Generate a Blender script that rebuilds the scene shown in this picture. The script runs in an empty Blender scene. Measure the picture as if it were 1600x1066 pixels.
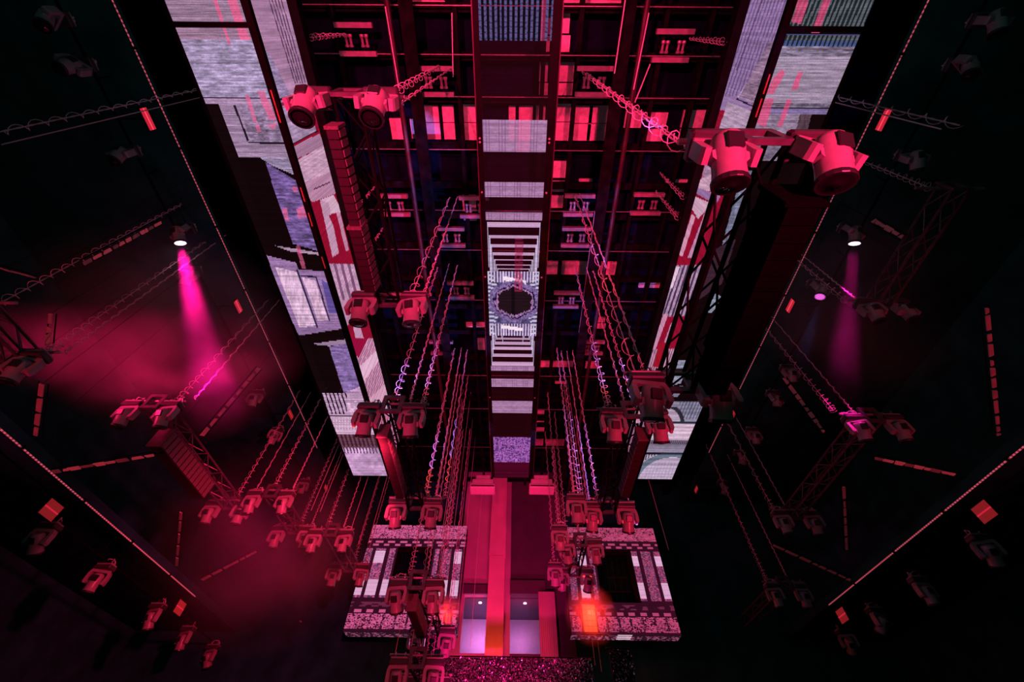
import bpy, math, random
import numpy as np
from mathutils import Vector, Matrix

random.seed(7)
rng = np.random.default_rng(7)
C = bpy.context.scene.collection
sc = bpy.context.scene
CZ = 1.6                                   # eye height above the dance floor
F = 639.0                                  # focal length in pixels of the 1600x1066 frame

# ------------------------------------------------------------------ camera
def _n(v):
    v = np.array(v, float); return v / np.linalg.norm(v)
_Z = _n((8, 498, -F)); _Y = np.array((-6, -820, -F), float)
_Y = _n(_Y - _Z * np.dot(_Y, _Z)); _X = np.cross(_Y, _Z)
MC = np.array([_X, _Y, _Z])                # camera -> world
cam = bpy.data.cameras.new('camera'); cam.sensor_width = 36.0; cam.lens = F / 1600 * 36
cam.clip_start = 0.05; cam.clip_end = 200
co = bpy.data.objects.new('camera', cam); C.objects.link(co)
co.matrix_world = Matrix.Translation((0, 0, CZ)) @ Matrix([list(r) for r in MC]).to_4x4()
sc.camera = co

# ------------------------------------------------------------------ world, exposure, lights and added washes
w = bpy.data.worlds.new('world'); sc.world = w; w.use_nodes = True
w.node_tree.nodes['Background'].inputs[0].default_value = (0.10, 0.36, 0.30, 1)
w.node_tree.nodes['Background'].inputs[1].default_value = 0.10
sc.view_settings.view_transform = 'Standard'; sc.view_settings.look = 'None'
sc.view_settings.exposure = 0.0; sc.view_settings.gamma = 1.0; sc.view_settings.use_curve_mapping = False
try:
    sc.cycles.use_denoising = True
    sc.cycles.max_bounces = 6; sc.cycles.transparent_max_bounces = 12; sc.cycles.volume_bounces = 0
    sc.cycles.sample_clamp_indirect = 4; sc.cycles.volume_step_rate = 2.0; sc.cycles.volume_max_steps = 96
except Exception:
    pass

def light(name, kind, loc, col, power, target=None, size=50, blend=.5, radius=.1):
    l = bpy.data.lights.new(name, kind); l.color = col; l.energy = power
    l.shadow_soft_size = radius
    if kind == 'SPOT':
        l.spot_size = math.radians(size); l.spot_blend = blend
    o = bpy.data.objects.new(name, l); C.objects.link(o); o.location = loc
    if target is not None:
        o.rotation_euler = (Vector(target) - Vector(loc)).to_track_quat('-Z', 'Y').to_euler()
    return o
RED = (1.0, .016, .085); PINK = (1.0, .018, .115); MAG = (1.0, .01, .38); ORG = (1.0, .07, .015); STG = (1.0, .008, .19); VIO = (.34, .2, 1.0)
# washes added out of view on the dance floor to redden the rig
ADDED_WASH = [((-2.6, -3.0, .5), (-.4, 2.4, 12.0), PINK, 10500, 56), ((3.4, -2.6, .5), (.7, 3.0, 11.0), PINK, 6000, 54),
        ((-4.6, 3.0, .5), (-1.9, 8.5, 7.0), PINK, 3000, 46), ((4.6, 3.0, .5), (1.9, 8.5, 7.0), RED, 3000, 46),
        ((0.0, 8.5, .5), (-.4, 17.8, 9.8), STG, 4600, 42), ((-9.4, 2.0, .5), (-8.4, 6.6, 9.0), RED, 900, 54),
        ((9.4, 2.0, .5), (8.2, 6.8, 9.0), RED, 650, 54), ((-.6, 6.0, .5), (-2.1, 12.5, 5.6), RED, 1100, 30), ((.8, 6.0, .5), (2.2, 11.5, 7.4), RED, 900, 26)]

# ------------------------------------------------------------------ photo helpers: a pixel and a height (or depth) -> a place
def ray(u, v):
    return MC @ np.array(((u - 800) / F, (533 - v) / F, -1.0))
def P(u, v, h):
    d = ray(u, v); d = d * (h / d[2]); return Vector((d[0], d[1], CZ + h))
def PY(u, v, y):
    d = ray(u, v); d = d * (y / d[1]); return Vector((d[0], y, CZ + d[2]))
def pixa(x, y, z):
    q = np.stack(np.broadcast_arrays(x, y, np.asarray(z, float) - CZ), -1) @ MC
    return 800 + F * q[..., 0] / -q[..., 2], 533 - F * q[..., 1] / -q[..., 2]
def pix(p):
    q = MC.T @ (np.array(p, float) - np.array((0, 0, CZ)))
    return 800 + F * q[0] / -q[2], 533 - F * q[1] / -q[2]
def station(v, h):                          # how far down the hall the row v lies at height h
    return P(797, v, h).y

# ------------------------------------------------------------------ materials
def lin(c):
    c = np.asarray(c, float) / 255.0
    return np.where(c <= .04045, c / 12.92, ((c + .055) / 1.055) ** 2.4)
MATS = {}
def mat(name, col, rough=.5, metal=0.0, noise=.0, scale=8.0, bump=.0, emit=None, estr=0.0, spec=.5):
    m = bpy.data.materials.new(name); m.use_nodes = True; nt = m.node_tree; b = nt.nodes['Principled BSDF']
    b.inputs['Roughness'].default_value = rough; b.inputs['Metallic'].default_value = metal
    b.inputs['Specular IOR Level'].default_value = spec
    tc = nt.nodes.new('ShaderNodeTexCoord'); nz = nt.nodes.new('ShaderNodeTexNoise')
    nz.inputs['Scale'].default_value = scale; nz.inputs['Detail'].default_value = 4
    nt.links.new(tc.outputs['Object'], nz.inputs['Vector'])
    rp = nt.nodes.new('ShaderNodeValToRGB')
    c = np.array(col)
    rp.color_ramp.elements[0].position = .3; rp.color_ramp.elements[1].position = .7
    rp.color_ramp.elements[0].color = (*(c * (1 - noise)), 1); rp.color_ramp.elements[1].color = (*np.minimum(1, c * (1 + noise)), 1)
    nt.links.new(nz.outputs['Fac'], rp.inputs['Fac']); nt.links.new(rp.outputs['Color'], b.inputs['Base Color'])
    if bump:
        bp = nt.nodes.new('ShaderNodeBump'); bp.inputs['Strength'].default_value = bump
        nt.links.new(nz.outputs['Fac'], bp.inputs['Height']); nt.links.new(bp.outputs['Normal'], b.inputs['Normal'])
    if emit is not None:
        b.inputs['Emission Color'].default_value = (*emit, 1); b.inputs['Emission Strength'].default_value = estr
    MATS[name] = m; return m
mat('black_paint', (.016, .017, .019), .75, noise=.3, spec=.2)
mat('wall_paint', (.012, .105, .085), .95, noise=.4, scale=1.5, spec=.1)
mat('deck_dark', (.004, .007, .018), .9, noise=.4, scale=3, spec=.02)
mat('steel_dark', (.05, .047, .052), .55, .3, noise=.4, scale=5)
mat('steel_beam', (.007, .0065, .008), .7, 0, noise=.6, scale=4, spec=.02)
mat('pipe_red', (.05, .025, .025), .5, .2, noise=.4, scale=4)
mat('galvanised', (.30, .27, .28), .4, .3, noise=.3, scale=10)
mat('board', (.80, .70, .66), .8, noise=.22, scale=9, bump=.2)
mat('truss_black', (.0045, .0045, .005), .5, 0, noise=.3, spec=.04)
mat('truss_grey', (.13, .12, .13), .35, .4, noise=.3)
mat('head_shell', (.34, .31, .32), .30, 0, noise=.08, scale=14)
mat('head_dark', (.02, .02, .022), .35)
mat('base_black', (.05, .048, .05), .4, noise=.2)
mat('lens', (.01, .01, .012), .08, 0, spec=.9)
mat('clamp', (.55, .53, .55), .3, .5)
mat('cable', (.82, .76, .80), .5, noise=.1)
mat('chain', (.62, .56, .59), .4, .1)
mat('speaker_side', (.014, .011, .010), .6, noise=.3)
mat('speaker_front', (.13, .10, .10), .6, noise=.3, scale=30)
mat('speaker_black', (.0025, .0025, .003), .8, noise=.3, spec=.01)
mat('stage_wall', (.36, .27, .30), .7, noise=.10, scale=1.2)
mat('stage_wall_dark', (.055, .04, .06), .7, noise=.12, scale=1.2)
mat('pilaster', (.55, .36, .38), .6, noise=.08, scale=2)
mat('room_wall', (.52, .50, .56), .7, noise=.05)
mat('unit_shell', (.60, .52, .54), .5, noise=.05)
mat('floor_paint', (.02, .02, .022), .45, noise=.3)
mat('spot_on', (.8, .8, .8), .3, emit=(1, .62, .9), estr=7)
mat('spot_dim', (.6, .3, .6), .3, emit=(.85, .12, .75), estr=1.1)
mat('red_panel', (.5, .05, .08), .5, noise=.1, emit=tuple(lin((215, 34, 62))), estr=.8)
mat('red_panel_dim', (.4, .05, .06), .5, noise=.1, emit=tuple(lin((128, 26, 30))), estr=.8)
mat('red_panel_core', (.6, .1, .1), .5, emit=tuple(lin((250, 78, 92))), estr=1.0)
mat('slat', (.5, .3, .3), .5, noise=.35, scale=3, emit=tuple(lin((150, 44, 56))), estr=.5)  # glow stands in for red light reflected by the slats
mat('slat_dim', (.4, .3, .3), .5, noise=.35, scale=3, emit=tuple(lin((86, 30, 36))), estr=.25)  # weaker copy of the same painted-in reflected light
mat('strobe', (.9, .3, .1), .4, noise=.2, scale=60, emit=(1.0, .085, .03), estr=1.0)
mat('sequin', (.9, .75, .86), .22, .85, noise=.4, scale=2)
mat('downlight', (.9, .8, .8), .3, emit=(1, .7, .9), estr=1.6)
mat('hoist_body', (.30, .26, .27), .5, noise=.2)

def rope_mat():
    m = bpy.data.materials.new('led_rope'); m.use_nodes = True; nt = m.node_tree; b = nt.nodes['Principled BSDF']
    b.inputs['Base Color'].default_value = (.4, .2, .22, 1)
    tc = nt.nodes.new('ShaderNodeTexCoord'); sp = nt.nodes.new('ShaderNodeSeparateXYZ')
    nt.links.new(tc.outputs['Object'], sp.inputs[0])
    m1 = nt.nodes.new('ShaderNodeMath'); m1.operation = 'MULTIPLY'; m1.inputs[1].default_value = 12.5
    m2 = nt.nodes.new('ShaderNodeMath'); m2.operation = 'FRACT'
    m3 = nt.nodes.new('ShaderNodeMath'); m3.operation = 'LESS_THAN'; m3.inputs[1].default_value = .55
    m4 = nt.nodes.new('ShaderNodeMath'); m4.operation = 'MULTIPLY_ADD'; m4.inputs[1].default_value = .55; m4.inputs[2].default_value = .10
    nt.links.new(sp.outputs['Y'], m1.inputs[0]); nt.links.new(m1.outputs[0], m2.inputs[0]); nt.links.new(m2.outputs[0], m3.inputs[0])
    nt.links.new(m3.outputs[0], m4.inputs[0]); nt.links.new(m4.outputs[0], b.inputs['Emission Strength'])
    b.inputs['Emission Color'].default_value = (*lin((232, 96, 118)), 1)
    MATS['led_rope'] = m
rope_mat()

def led_mat():
    m = bpy.data.materials.new('led_screen'); m.use_nodes = True; nt = m.node_tree
    nt.nodes.remove(nt.nodes['Principled BSDF']); out = nt.nodes['Material Output']
    at = nt.nodes.new('ShaderNodeAttribute'); at.attribute_name = 'pixels'
    em = nt.nodes.new('ShaderNodeEmission'); em.inputs['Strength'].default_value = 1.0
    tr = nt.nodes.new('ShaderNodeBsdfTransparent'); mx = nt.nodes.new('ShaderNodeMixShader')
    nt.links.new(at.outputs['Color'], em.inputs['Color']); nt.links.new(at.outputs['Alpha'], mx.inputs['Fac'])
    nt.links.new(tr.outputs[0], mx.inputs[1]); nt.links.new(em.outputs[0], mx.inputs[2]); nt.links.new(mx.outputs[0], out.inputs['Surface'])
    MATS['led_screen'] = m
led_mat()

# ------------------------------------------------------------------ mesh builder
class MB:
    def __init__(s): s.v = []; s.f = []
    def add(s, vs, fs):
        o = len(s.v); s.v += [tuple(p) for p in vs]; s.f += [tuple(i + o for i in f) for f in fs]; return s
    def box(s, x0, x1, y0, y1, z0, z1, mtx=None):
        vs = [Vector((x, y, z)) for z in (z0, z1) for y in (y0, y1) for x in (x0, x1)]
        if mtx is not None: vs = [mtx @ p for p in vs]
        return s.add(vs, [(0, 2, 3, 1), (4, 5, 7, 6), (0, 1, 5, 4), (2, 6, 7, 3), (0, 4, 6, 2), (1, 3, 7, 5)])
    def cbox(s, x0, x1, y0, y1, z0, z1, c):      # box with chamfered vertical and horizontal edges
        vs = []
        for z, k in ((z0, c), (z0 + c, 0), (z1 - c, 0), (z1, c)):
            for (x, y) in ((x0 + c, y0 + k), (x1 - c, y0 + k), (x1 - k, y0 + c), (x1 - k, y1 - c), (x1 - c, y1 - k), (x0 + c, y1 - k), (x0 + k, y1 - c), (x0 + k, y0 + c)):
                vs.append((x, y, z))
        fs = [tuple(range(7, -1, -1)), tuple(range(24, 32))]
        for r in range(3):
            for i in range(8):
                j = (i + 1) % 8; fs.append((r * 8 + i, r * 8 + j, r * 8 + 8 + j, r * 8 + 8 + i))
        return s.add(vs, fs)
    def prism(s, poly, axis, a, b):              # poly in the two other axes, extruded along axis from a to b
        n = len(poly); vs = []
        for t in (a, b):
            for (p, q) in poly:
                vs.append({'x': (t, p, q), 'y': (p, t, q), 'z': (p, q, t)}[axis])
        fs = [tuple(range(n - 1, -1, -1)), tuple(range(n, 2 * n))]
        fs += [(i, (i + 1) % n, n + (i + 1) % n, n + i) for i in range(n)]
        return s.add(vs, fs)
    def tube(s, pts, r, n=6, rs=None):
        pts = [Vector(p) for p in pts]; m = len(pts); rings = []; ref = None
        for i, p in enumerate(pts):
            t = (pts[min(i + 1, m - 1)] - pts[max(i - 1, 0)]); t = t.normalized() if t.length > 1e-9 else Vector((0, 0, 1))
            if ref is None: ref = Vector((0, 0, 1)) if abs(t.z) < .9 else Vector((1, 0, 0))
            a = (ref - t * ref.dot(t)); a = a.normalized() if a.length > 1e-6 else t.orthogonal().normalized()
            ref = a; b = t.cross(a); rr = r if rs is None else rs[i]
            rings += [p + (a * math.cos(2 * math.pi * k / n) + b * math.sin(2 * math.pi * k / n)) * rr for k in range(n)]
        fs = []
        for i in range(m - 1):
            for k in range(n):
                l = (k + 1) % n; fs.append((i * n + k, i * n + l, i * n + n + l, i * n + n + k))
        fs.append(tuple(range(n - 1, -1, -1))); fs.append(tuple(range((m - 1) * n, m * n)))
        return s.add(rings, fs)
    def lathe(s, prof, n=16, z=True):            # prof: (r, z)
        pts = [(0, 0, q) for (_, q) in prof]; vs = []
        for (r, q) in prof:
            vs += [(r * math.cos(2 * math.pi * k / n), r * math.sin(2 * math.pi * k / n), q) for k in range(n)]
        fs = []
        for i in range(len(prof) - 1):
            for k in range(n):
                l = (k + 1) % n; fs.append((i * n + k, i * n + l, i * n + n + l, i * n + n + k))
        fs.append(tuple(range(n))); fs.append(tuple(range(len(prof) * n - 1, (len(prof) - 1) * n - 1, -1)))
        return s.add(vs, fs)
    def mesh(s, name, m, smooth=False):
        me = bpy.data.meshes.new(name); me.from_pydata(s.v, [], s.f); me.materials.append(MATS[m]); me.update()
        if smooth:
            me.polygons.foreach_set('use_smooth', [len(p.vertices) == 4 for p in me.polygons])
        return me
    def obj(s, name, m, parent=None, smooth=False):
        return link(name, s.mesh(name, m, smooth), parent)
def link(name, me, parent=None, loc=None, rot=None):
    o = bpy.data.objects.new(name, me); C.objects.link(o); o.parent = parent
    if loc is not None: o.location = loc
    if rot is not None: o.rotation_euler = rot
    return o
def tag(o, label=None, cat=None, group=None, kind=None):
    if label: o['label'] = label
    if cat: o['category'] = cat
    if group: o['group'] = group
    if kind: o['kind'] = kind
    return o
def thing(name, label, cat, loc=(0, 0, 0), group=None, rot=None):
    o = bpy.data.objects.new(name, None); C.objects.link(o); o.location = loc
    if rot is not None: o.rotation_euler = rot
    o.empty_display_size = .1
    return tag(o, label, cat, group)

# ================================================================== THE SETTING
HC = 11.0                                   # rigging height above the eye
ZC = CZ + HC
YW = 18.0                                   # stage wall
def struct(name, mb, m, parent=None):
    o = mb.obj(name, m, parent)
    if parent is None: o['kind'] = 'structure'
    return o
struct('floor', MB().box(-14, 14, -6, YW + 4, -.2, 0), 'floor_paint')
ceil = struct('ceiling', MB().box(-14, 14, -6, YW + 4, ZC + 1.25, ZC + 1.45), 'deck_dark')
ceil['label'] = 'dark warehouse ceiling deck with steel joists and pale boards'
struct('wall_left', MB().box(-14.2, -14, -6, YW + 4, 0, ZC + 1.4), 'wall_paint')
struct('wall_right', MB().box(14, 14.2, -6, YW + 4, 0, ZC + 1.4), 'wall_paint')

# ceiling steel: girders run down the hall, joists cross it
gm = MB().box(-.09, .09, -3.5, YW + 1, -.0, .34).box(-.15, .15, -3.5, YW + 1, -.03, .0).mesh('girder', 'steel_beam')
for x in (-7.4, -5.6, -2.36, 2.36, 5.6, 7.4):
    link('girder', gm, ceil, (x, 0, ZC + .15))
gm2 = MB().box(-.05, .05, -3.5, YW + 1, 0, .2).mesh('girder', 'steel_beam')
for x in (-4.1, -1.38, .62, 1.42, 3.3, 4.3):
    link('girder', gm2, ceil, (x, 0, ZC + .5))
pm = MB().tube([(0, -3.5, 0), (0, YW + 1, 0)], .06, 8).mesh('sprinkler_pipe', 'pipe_red')
for x in (-2.72, 2.70): link('sprinkler_pipe', pm, ceil, (x, 0, ZC + .02))
jm = MB().box(-8, 8, -.05, .05, 0, .22).box(-8, 8, -.09, .09, -.02, 0).mesh('joist', 'steel_beam')
JY = []
for v in (12, 88, 155, 229, 290, 338, 385, 436, 480, 520, 560, 592, 625, 655, 682, 708, 732, 754):
    y = station(v, HC + .7); JY.append(y); link('joist', jm, ceil, (0, y, ZC + .72))
rm = MB().tube([(-6, 0, 0), (6, 0, 0)], .013, 5).mesh('conduit', 'galvanised')
for v in (9, 86, 152, 235, 330, 392, 470, 588, 640, 700):
    link('conduit', rm, ceil, (0, station(v, HC + .4), ZC + .42))
for k, (a, b, h) in enumerate([((602, 10), (624, 142), 10.9), ((977, 0), (960, 115), 10.9), ((1014, 20), (990, 140), 10.9), ((640, 10), (660, 150), 11.2),
                               ((706, 20), (708, 120), 11.4), ((930, 330), (905, 520), 11.2), ((1016, 100), (992, 160), 11.1)]):
    MB().tube([P(*a, h), P(*b, h)], .014, 5).obj('hanging_rod', 'cable', ceil)

# pale boards between the joists
PALE = [(660, 164, 689, 218), (690, 164, 712, 218), (717, 163, 745, 219), (608, 185, 633, 218), (866, 160, 891, 220), (897, 165, 921, 220), (922, 165, 946, 220),
        (870, 97, 899, 128), (870, 130, 899, 159), (843, 97, 855, 128), (843, 130, 855, 159), (873, 20, 889, 52), (872, 55, 889, 88), (850, 20, 858, 88),
        (877, 0, 905, 8), (910, 0, 970, 8), (626, 0, 695, 3), (795, 165, 805, 220), (811, 165, 831, 220), (838, 165, 850, 220),
        (863, 252, 884, 278), (862, 283, 883, 300), (860, 306, 880, 325), (851, 409, 871, 432), (875, 409, 893, 432), (895, 409, 915, 432), (940, 410, 960, 432),
        (728, 505, 760, 517), (930, 497, 945, 504), (930, 507, 945, 517), (842, 560, 858, 574), (863, 562, 895, 574), (917, 557, 934, 576), (746, 530, 758, 547),
        (837, 643, 850, 651), (837, 653, 850, 660), (837, 670, 850, 682), (978, 174, 1001, 200), (1013, 176, 1040, 198), (1070, 172, 1100, 200), (1009, 202, 1033, 221),
        (1064, 202, 1090, 221), (1041, 281, 1075, 295), (836, 688, 890, 697), (905, 280, 925, 292), (722, 305, 745, 345), (1000, 440, 1030, 450), (640, 186, 652, 217),
        (835, 380, 850, 395), (868, 590, 886, 600)]
HB = HC + 1.12
for (a, b, c, d) in PALE:
    p0 = P(a, b, HB); p1 = P(c, d, HB); x0, x1 = min(p0.x, p1.x), max(p0.x, p1.x); y0, y1 = min(p0.y, p1.y), max(p0.y, p1.y)
    ym = (y0 + y1) / 2; mb = MB()
    if y1 - y0 > .6:
        link('ceiling_board', MB().box(x0, x1, y0, ym - .012, ZC + 1.12, ZC + 1.2).mesh('ceiling_board', 'board'), ceil)
        link('ceiling_board', MB().box(x0, x1, ym + .012, y1, ZC + 1.12, ZC + 1.2).mesh('ceiling_board', 'board'), ceil)
    else:
        link('ceiling_board', MB().box(x0, x1, y0, y1, ZC + 1.12, ZC + 1.2).mesh('ceiling_board', 'board'), ceil)

# winches bolted under the ceiling, two rails with four drums
hm_r = MB().box(-.42, .42, -.05, .05, 0, .12).mesh('rail', 'hoist_body')
hm_d = MB().lathe([(.045, 0), (.05, .03), (.03, .06), (.03, .16), (.05, .2), (.045, .24)], 8).mesh('drum', 'galvanised')
for i, (u, v) in enumerate([(680, 128), (928, 128), (555, 62), (1052, 72), (704, 372), (900, 372), (615, 322), (1012, 320), (741, 325), (905, 322), (690, 545), (925, 545), (720, 455), (885, 470)]):
    row = 'front' if v < 140 else 'second' if v < 330 else 'third' if v < 400 else 'fourth' if v < 500 else 'rear'
    side = 'left' if u < 797 else 'right'
    far = 'outer' if abs(u - 797) > 150 else 'inner' if abs(u - 797) < 110 else 'middle'
    t = thing('winch', '%s reddish ceiling winch in the %s row, %s of the middle banner' % (far, row, side), 'winch', P(u, v, HC + .35), 'ceiling winches')
    link('rail', hm_r, t, (0, -.26, 0)); link('rail', hm_r, t, (0, .26, 0))
    for dx in (-.22, -.12, .14, .24):
        link('drum', hm_d, t, (dx, .14, .05), (math.pi / 2, 0, 0))

# ------------------------------------------------------------------ stage wall with doorways and pilaster
zt = ZC + 1.25
def wx(u, v=880): return PY(u, v, YW).x
def wz(v): return PY(797, v, YW).z
dl0, dl1 = PY(722, 970, YW).x, PY(763, 970, YW).x
dr0, dr1 = PY(797, 970, YW).x, PY(846, 970, YW).x
zd1 = wz(930); zd0 = wz(1022)
wall = struct('wall_stage', MB().box(-14, -2.2, YW, YW + .3, 0, zt).box(2.4, 14, YW, YW + .3, 0, zt), 'wall_paint')
w2 = MB()
w2.box(-2.2, dl0, YW, YW + .3, 0, zt).box(dl0, dl1, YW, YW + .3, zd1, zt).box(dl1, dr0, YW, YW + .3, 0, zt).box(dl0, dl1, YW, YW + .3, 0, zd0)
struct('wall_stage_red', w2, 'stage_wall', wall)
w3 = MB().box(dr0, dr1, YW - .02, YW + .3, zd1, zt).box(dr1, 2.4, YW - .02, YW + .3, 0, zt).box(dr0, dr1, YW - .02, YW + .3, 0, zd0)
struct('wall_stage_panel', w3, 'stage_wall_dark', wall)
# joints, lintels and frame lines on that wall
MB().box(dl0 - .05, dl1 + .02, YW - .12, YW, zd1, zd1 + .32).obj('lintel', 'stage_wall_dark', wall)
MB().box(dr0 - .02, dr1 + .2, YW - .14, YW, zd1, zd1 + .5).obj('lintel', 'stage_wall_dark', wall)
pl = MB().box(PY(765, 880, YW).x, PY(789, 880, YW).x, YW - .35, YW, wz(1040), wz(874) - .01).obj('pilaster_block', 'pilaster', wall)
MB().box(PY(765, 880, YW).x - .02, PY(789, 880, YW).x + .02, YW - .37, YW, wz(874) + .01, wz(752)).obj('pilaster_block', 'pilaster', wall)
# rooms behind the doorways
rm_ = MB().box(-2.3, 2.5, YW + 2.6, YW + 2.7, zd0 - .1, zd1 + .3).box(-2.4, -2.3, YW + .3, YW + 2.7, zd0 - .1, zd1 + .3).box(2.4, 2.5, YW + .3, YW + 2.7, zd0 - .1, zd1 + .3)
MB().box(-2.3, 2.4, YW + .3, YW + 2.6, zd1 - .02, zd1 + .1).obj('soffit', 'stage_wall_dark', wall)
rm_.box(-2.3, 2.4, YW + .3, YW + 2.6, zd0 - .1, zd0)
rm_.box(dl1 + .05, dl1 + .2, YW + .3, YW + 2.6, zd0, zd1 + .1)
struct('wall_backroom', rm_, 'room_wall')
for (x, lb) in (((dl0 + dl1) / 2, 'left'), ((dr0 + dr1) / 2 - .1, 'right')):
    light('room_lamp', 'POINT', (x + (.1 if lb == 'left' else -.1), YW + 1.9, zd1 - .9), (1.0, .26, .84), 32 if lb == 'left' else 22, radius=.2)
    d = MB().lathe([(.07, 0), (.075, .02), (.05, .05)], 10).obj('downlight', 'downlight'); d.location = (x + .1, YW + .7, zd1 - .06)
    tag(d, 'small round downlight in the ceiling of the %s doorway room' % lb, 'downlight', 'doorway downlights')
cur = MB()
for k in range(9):
    x = dr1 - .05 + k * .07
    cur.tube([(x, YW - .2, zd0 - .3), (x, YW - .2, zd1 + .05)], .05, 6)
cu = cur.obj('curtain', 'stage_wall'); tag(cu, 'pleated red lit curtain hanging beside the right doorway', 'curtain')

# stepped ceiling units either side of the banner's end
for (u, lb) in ((755, 'left'), (846, 'right')):
    c = P(u, 756, 10.2); t = thing('air_unit', 'stepped pinkish air unit %s of the middle banner end' % lb, 'air unit', c, 'stepped air units')
    for (w_, z0, z1) in ((.54, -.36, -.14), (.46, -.14, .08), (.32, .08, .30)):
        MB().cbox(-w_, w_, -.12 - w_ * .3, .3, z0, z1, .03).obj('tier', 'unit_shell', t)
    MB().box(-.48, .48, -.30, -.27, -.30, -.26).obj('slot', 'head_dark', t); MB().box(-.02, .02, 0, .04, .3, ZC + 1.25 - c.z).obj('hanger', 'truss_black', t)

# ------------------------------------------------------------------ galleries along both side walls
for s, side in ((-1, 'left'), (1, 'right')):
    g = MB().box(min(s * 10.25, s * 14), max(s * 10.25, s * 14), -4, YW, CZ + 5.25, CZ + 5.5)
    o = struct('trim_gallery_' + side, g, 'wall_paint')
    g = MB().box(min(s * 8.3, s * 14), max(s * 8.3, s * 14), -4, YW, CZ + 10.75, CZ + 10.95)
    o = struct('trim_catwalk_' + side, g, 'wall_paint')
    for (nm, X, Z, r, a, b, lb) in (('upper', 8.22, 10.72, .012, -1.5, 14.2, 'thin dotted light rope along the upper %s catwalk edge' % side),
                                    ('lower', 10.12, 5.2, .017, -1, 14.6, 'thick dotted light rope along the lower %s gallery edge' % side)):
        t = thing('light_rope', lb, 'light rope', (s * X, 0, CZ + Z), 'light ropes of the galleries')
        y = a
        while y < b:
            e = min(y + 2.0, b)
            MB().tube([(0, y, 0), (0, e - .03, 0)], r, 6).obj('rope_segment', 'led_rope', t); y += 2.0
        y = a
        while y < b:
            MB().box(-.03, .03, y - .04, y + .01, -.02, .05).obj('clip', 'truss_black', t); y += 2.0

# ================================================================== LED SCREENS
def vnoise(x, y, seed):
    r = np.random.default_rng(seed).random((97, 97)); x = np.asarray(x); y = np.asarray(y)
    xi = np.floor(x).astype(int); yi = np.floor(y).astype(int); fx = x - xi; fy = y - yi
    fx = fx * fx * (3 - 2 * fx); fy = fy * fy * (3 - 2 * fy)
    g = lambda i, j: r[i % 97, j % 97]
    return (g(xi, yi) * (1 - fx) * (1 - fy) + g(xi + 1, yi) * fx * (1 - fy) + g(xi, yi + 1) * (1 - fx) * fy + g(xi + 1, yi + 1) * fx * fy)
def inpoly(u, v, poly):
    r = np.zeros(u.shape, bool); n = len(poly)
    for i in range(n):
        x0, y0 = poly[i]; x1, y1 = poly[(i + 1) % n]
        if y0 == y1: continue
        c = ((y0 > v) != (y1 > v)) & (u < (x1 - x0) * (v - y0) / (y1 - y0) + x0); r ^= c
    return r
class Pic:                                   # the picture a screen shows: rows along the screen, columns across it
    def __init__(s, U, V, base=(24, 10, 14), a=.55):
        s.U, s.V = U, V; s.c = np.zeros(U.shape + (3,)) + np.array(base, float); s.a = np.zeros(U.shape) + a
    def put(s, m, col, a=1.0, tex=0.0, sx=.12, sy=.5, seed=1):
        k = 1.0
        if tex:
            n = .6 * vnoise(s.U * sx, s.V * sy, seed) + .4 * vnoise(s.U * sx * 2.7, s.V * sy * 2.3, seed + 1)
            k = (1 - tex + 2 * tex * n)[..., None]
        s.c = np.where(m[..., None], np.array(col, float) * k, s.c); s.a = np.where(m, a, s.a); return s
    def poly(s, p, col, **k): return s.put(inpoly(s.U, s.V, p), col, **k)
    def band(s, v0, v1, col, **k): return s.put((s.V >= v0) & (s.V < v1), col, **k)
    def over(s, m, col, f):
        s.c = np.where(m[..., None], s.c * (1 - f) + np.array(col, float) * f, s.c); s.a = np.where(m, np.maximum(s.a, f), s.a); return s
    def bars(s, m, p, duty, col, ang=0.0, f=1.0):
        return s.over(m & (((s.U + ang * s.V) / p) % 1.0 < duty), col, f)
    def line(s, p0, p1, wd, col, f=.9):
        (x0, y0), (x1, y1) = p0, p1; L = math.hypot(x1 - x0, y1 - y0)
        t = ((s.U - x0) * (x1 - x0) + (s.V - y0) * (y1 - y0)) / L
        d = np.abs((s.U - x0) * (y1 - y0) - (s.V - y0) * (x1 - x0)) / L
        return s.over((d < wd / 2) & (t > 0) & (t < L), col, f)
    def scan(s, f=.10, p=1.0):
        n = rng.random(s.V.shape[0])[:, None, None]
        s.c = s.c * (1 - f + 2 * f * n) * (1 - .5 * f + f * rng.random(s.U.shape + (1,))); return s
def screen_mesh(name, pts, pic, parent):     # pts: (rows+1, cols+1, 3)
    R, K = pts.shape[0] - 1, pts.shape[1] - 1
    idx = np.arange((R + 1) * (K + 1)).reshape(R + 1, K + 1)
    f = np.stack([idx[:-1, :-1], idx[:-1, 1:], idx[1:, 1:], idx[1:, :-1]], -1).reshape(-1, 4)
    me = bpy.data.meshes.new(name); me.vertices.add(len(pts.reshape(-1, 3))); me.vertices.foreach_set('co', pts.reshape(-1).astype(np.float32))
    me.loops.add(f.size); me.loops.foreach_set('vertex_index', f.reshape(-1).astype(np.int32))
    me.polygons.add(len(f)); me.polygons.foreach_set('loop_start', np.arange(0, f.size, 4, dtype=np.int32)); me.polygons.foreach_set('loop_total', np.full(len(f), 4, np.int32))
    at = me.attributes.new('pixels', 'FLOAT_COLOR', 'FACE')
    col = np.concatenate([lin(np.clip(pic.c * np.array((.98, .90, .96)), 0, 255)), np.clip(pic.a, 0, 1)[..., None]], -1).reshape(-1)
    at.data.foreach_set('color', col.astype(np.float32))
    me.materials.append(MATS['led_screen']); me.update(); me.validate()
    return link(name, me, parent)
def rows(v0, v1, n): return np.linspace(v0, v1, n + 1)
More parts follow.
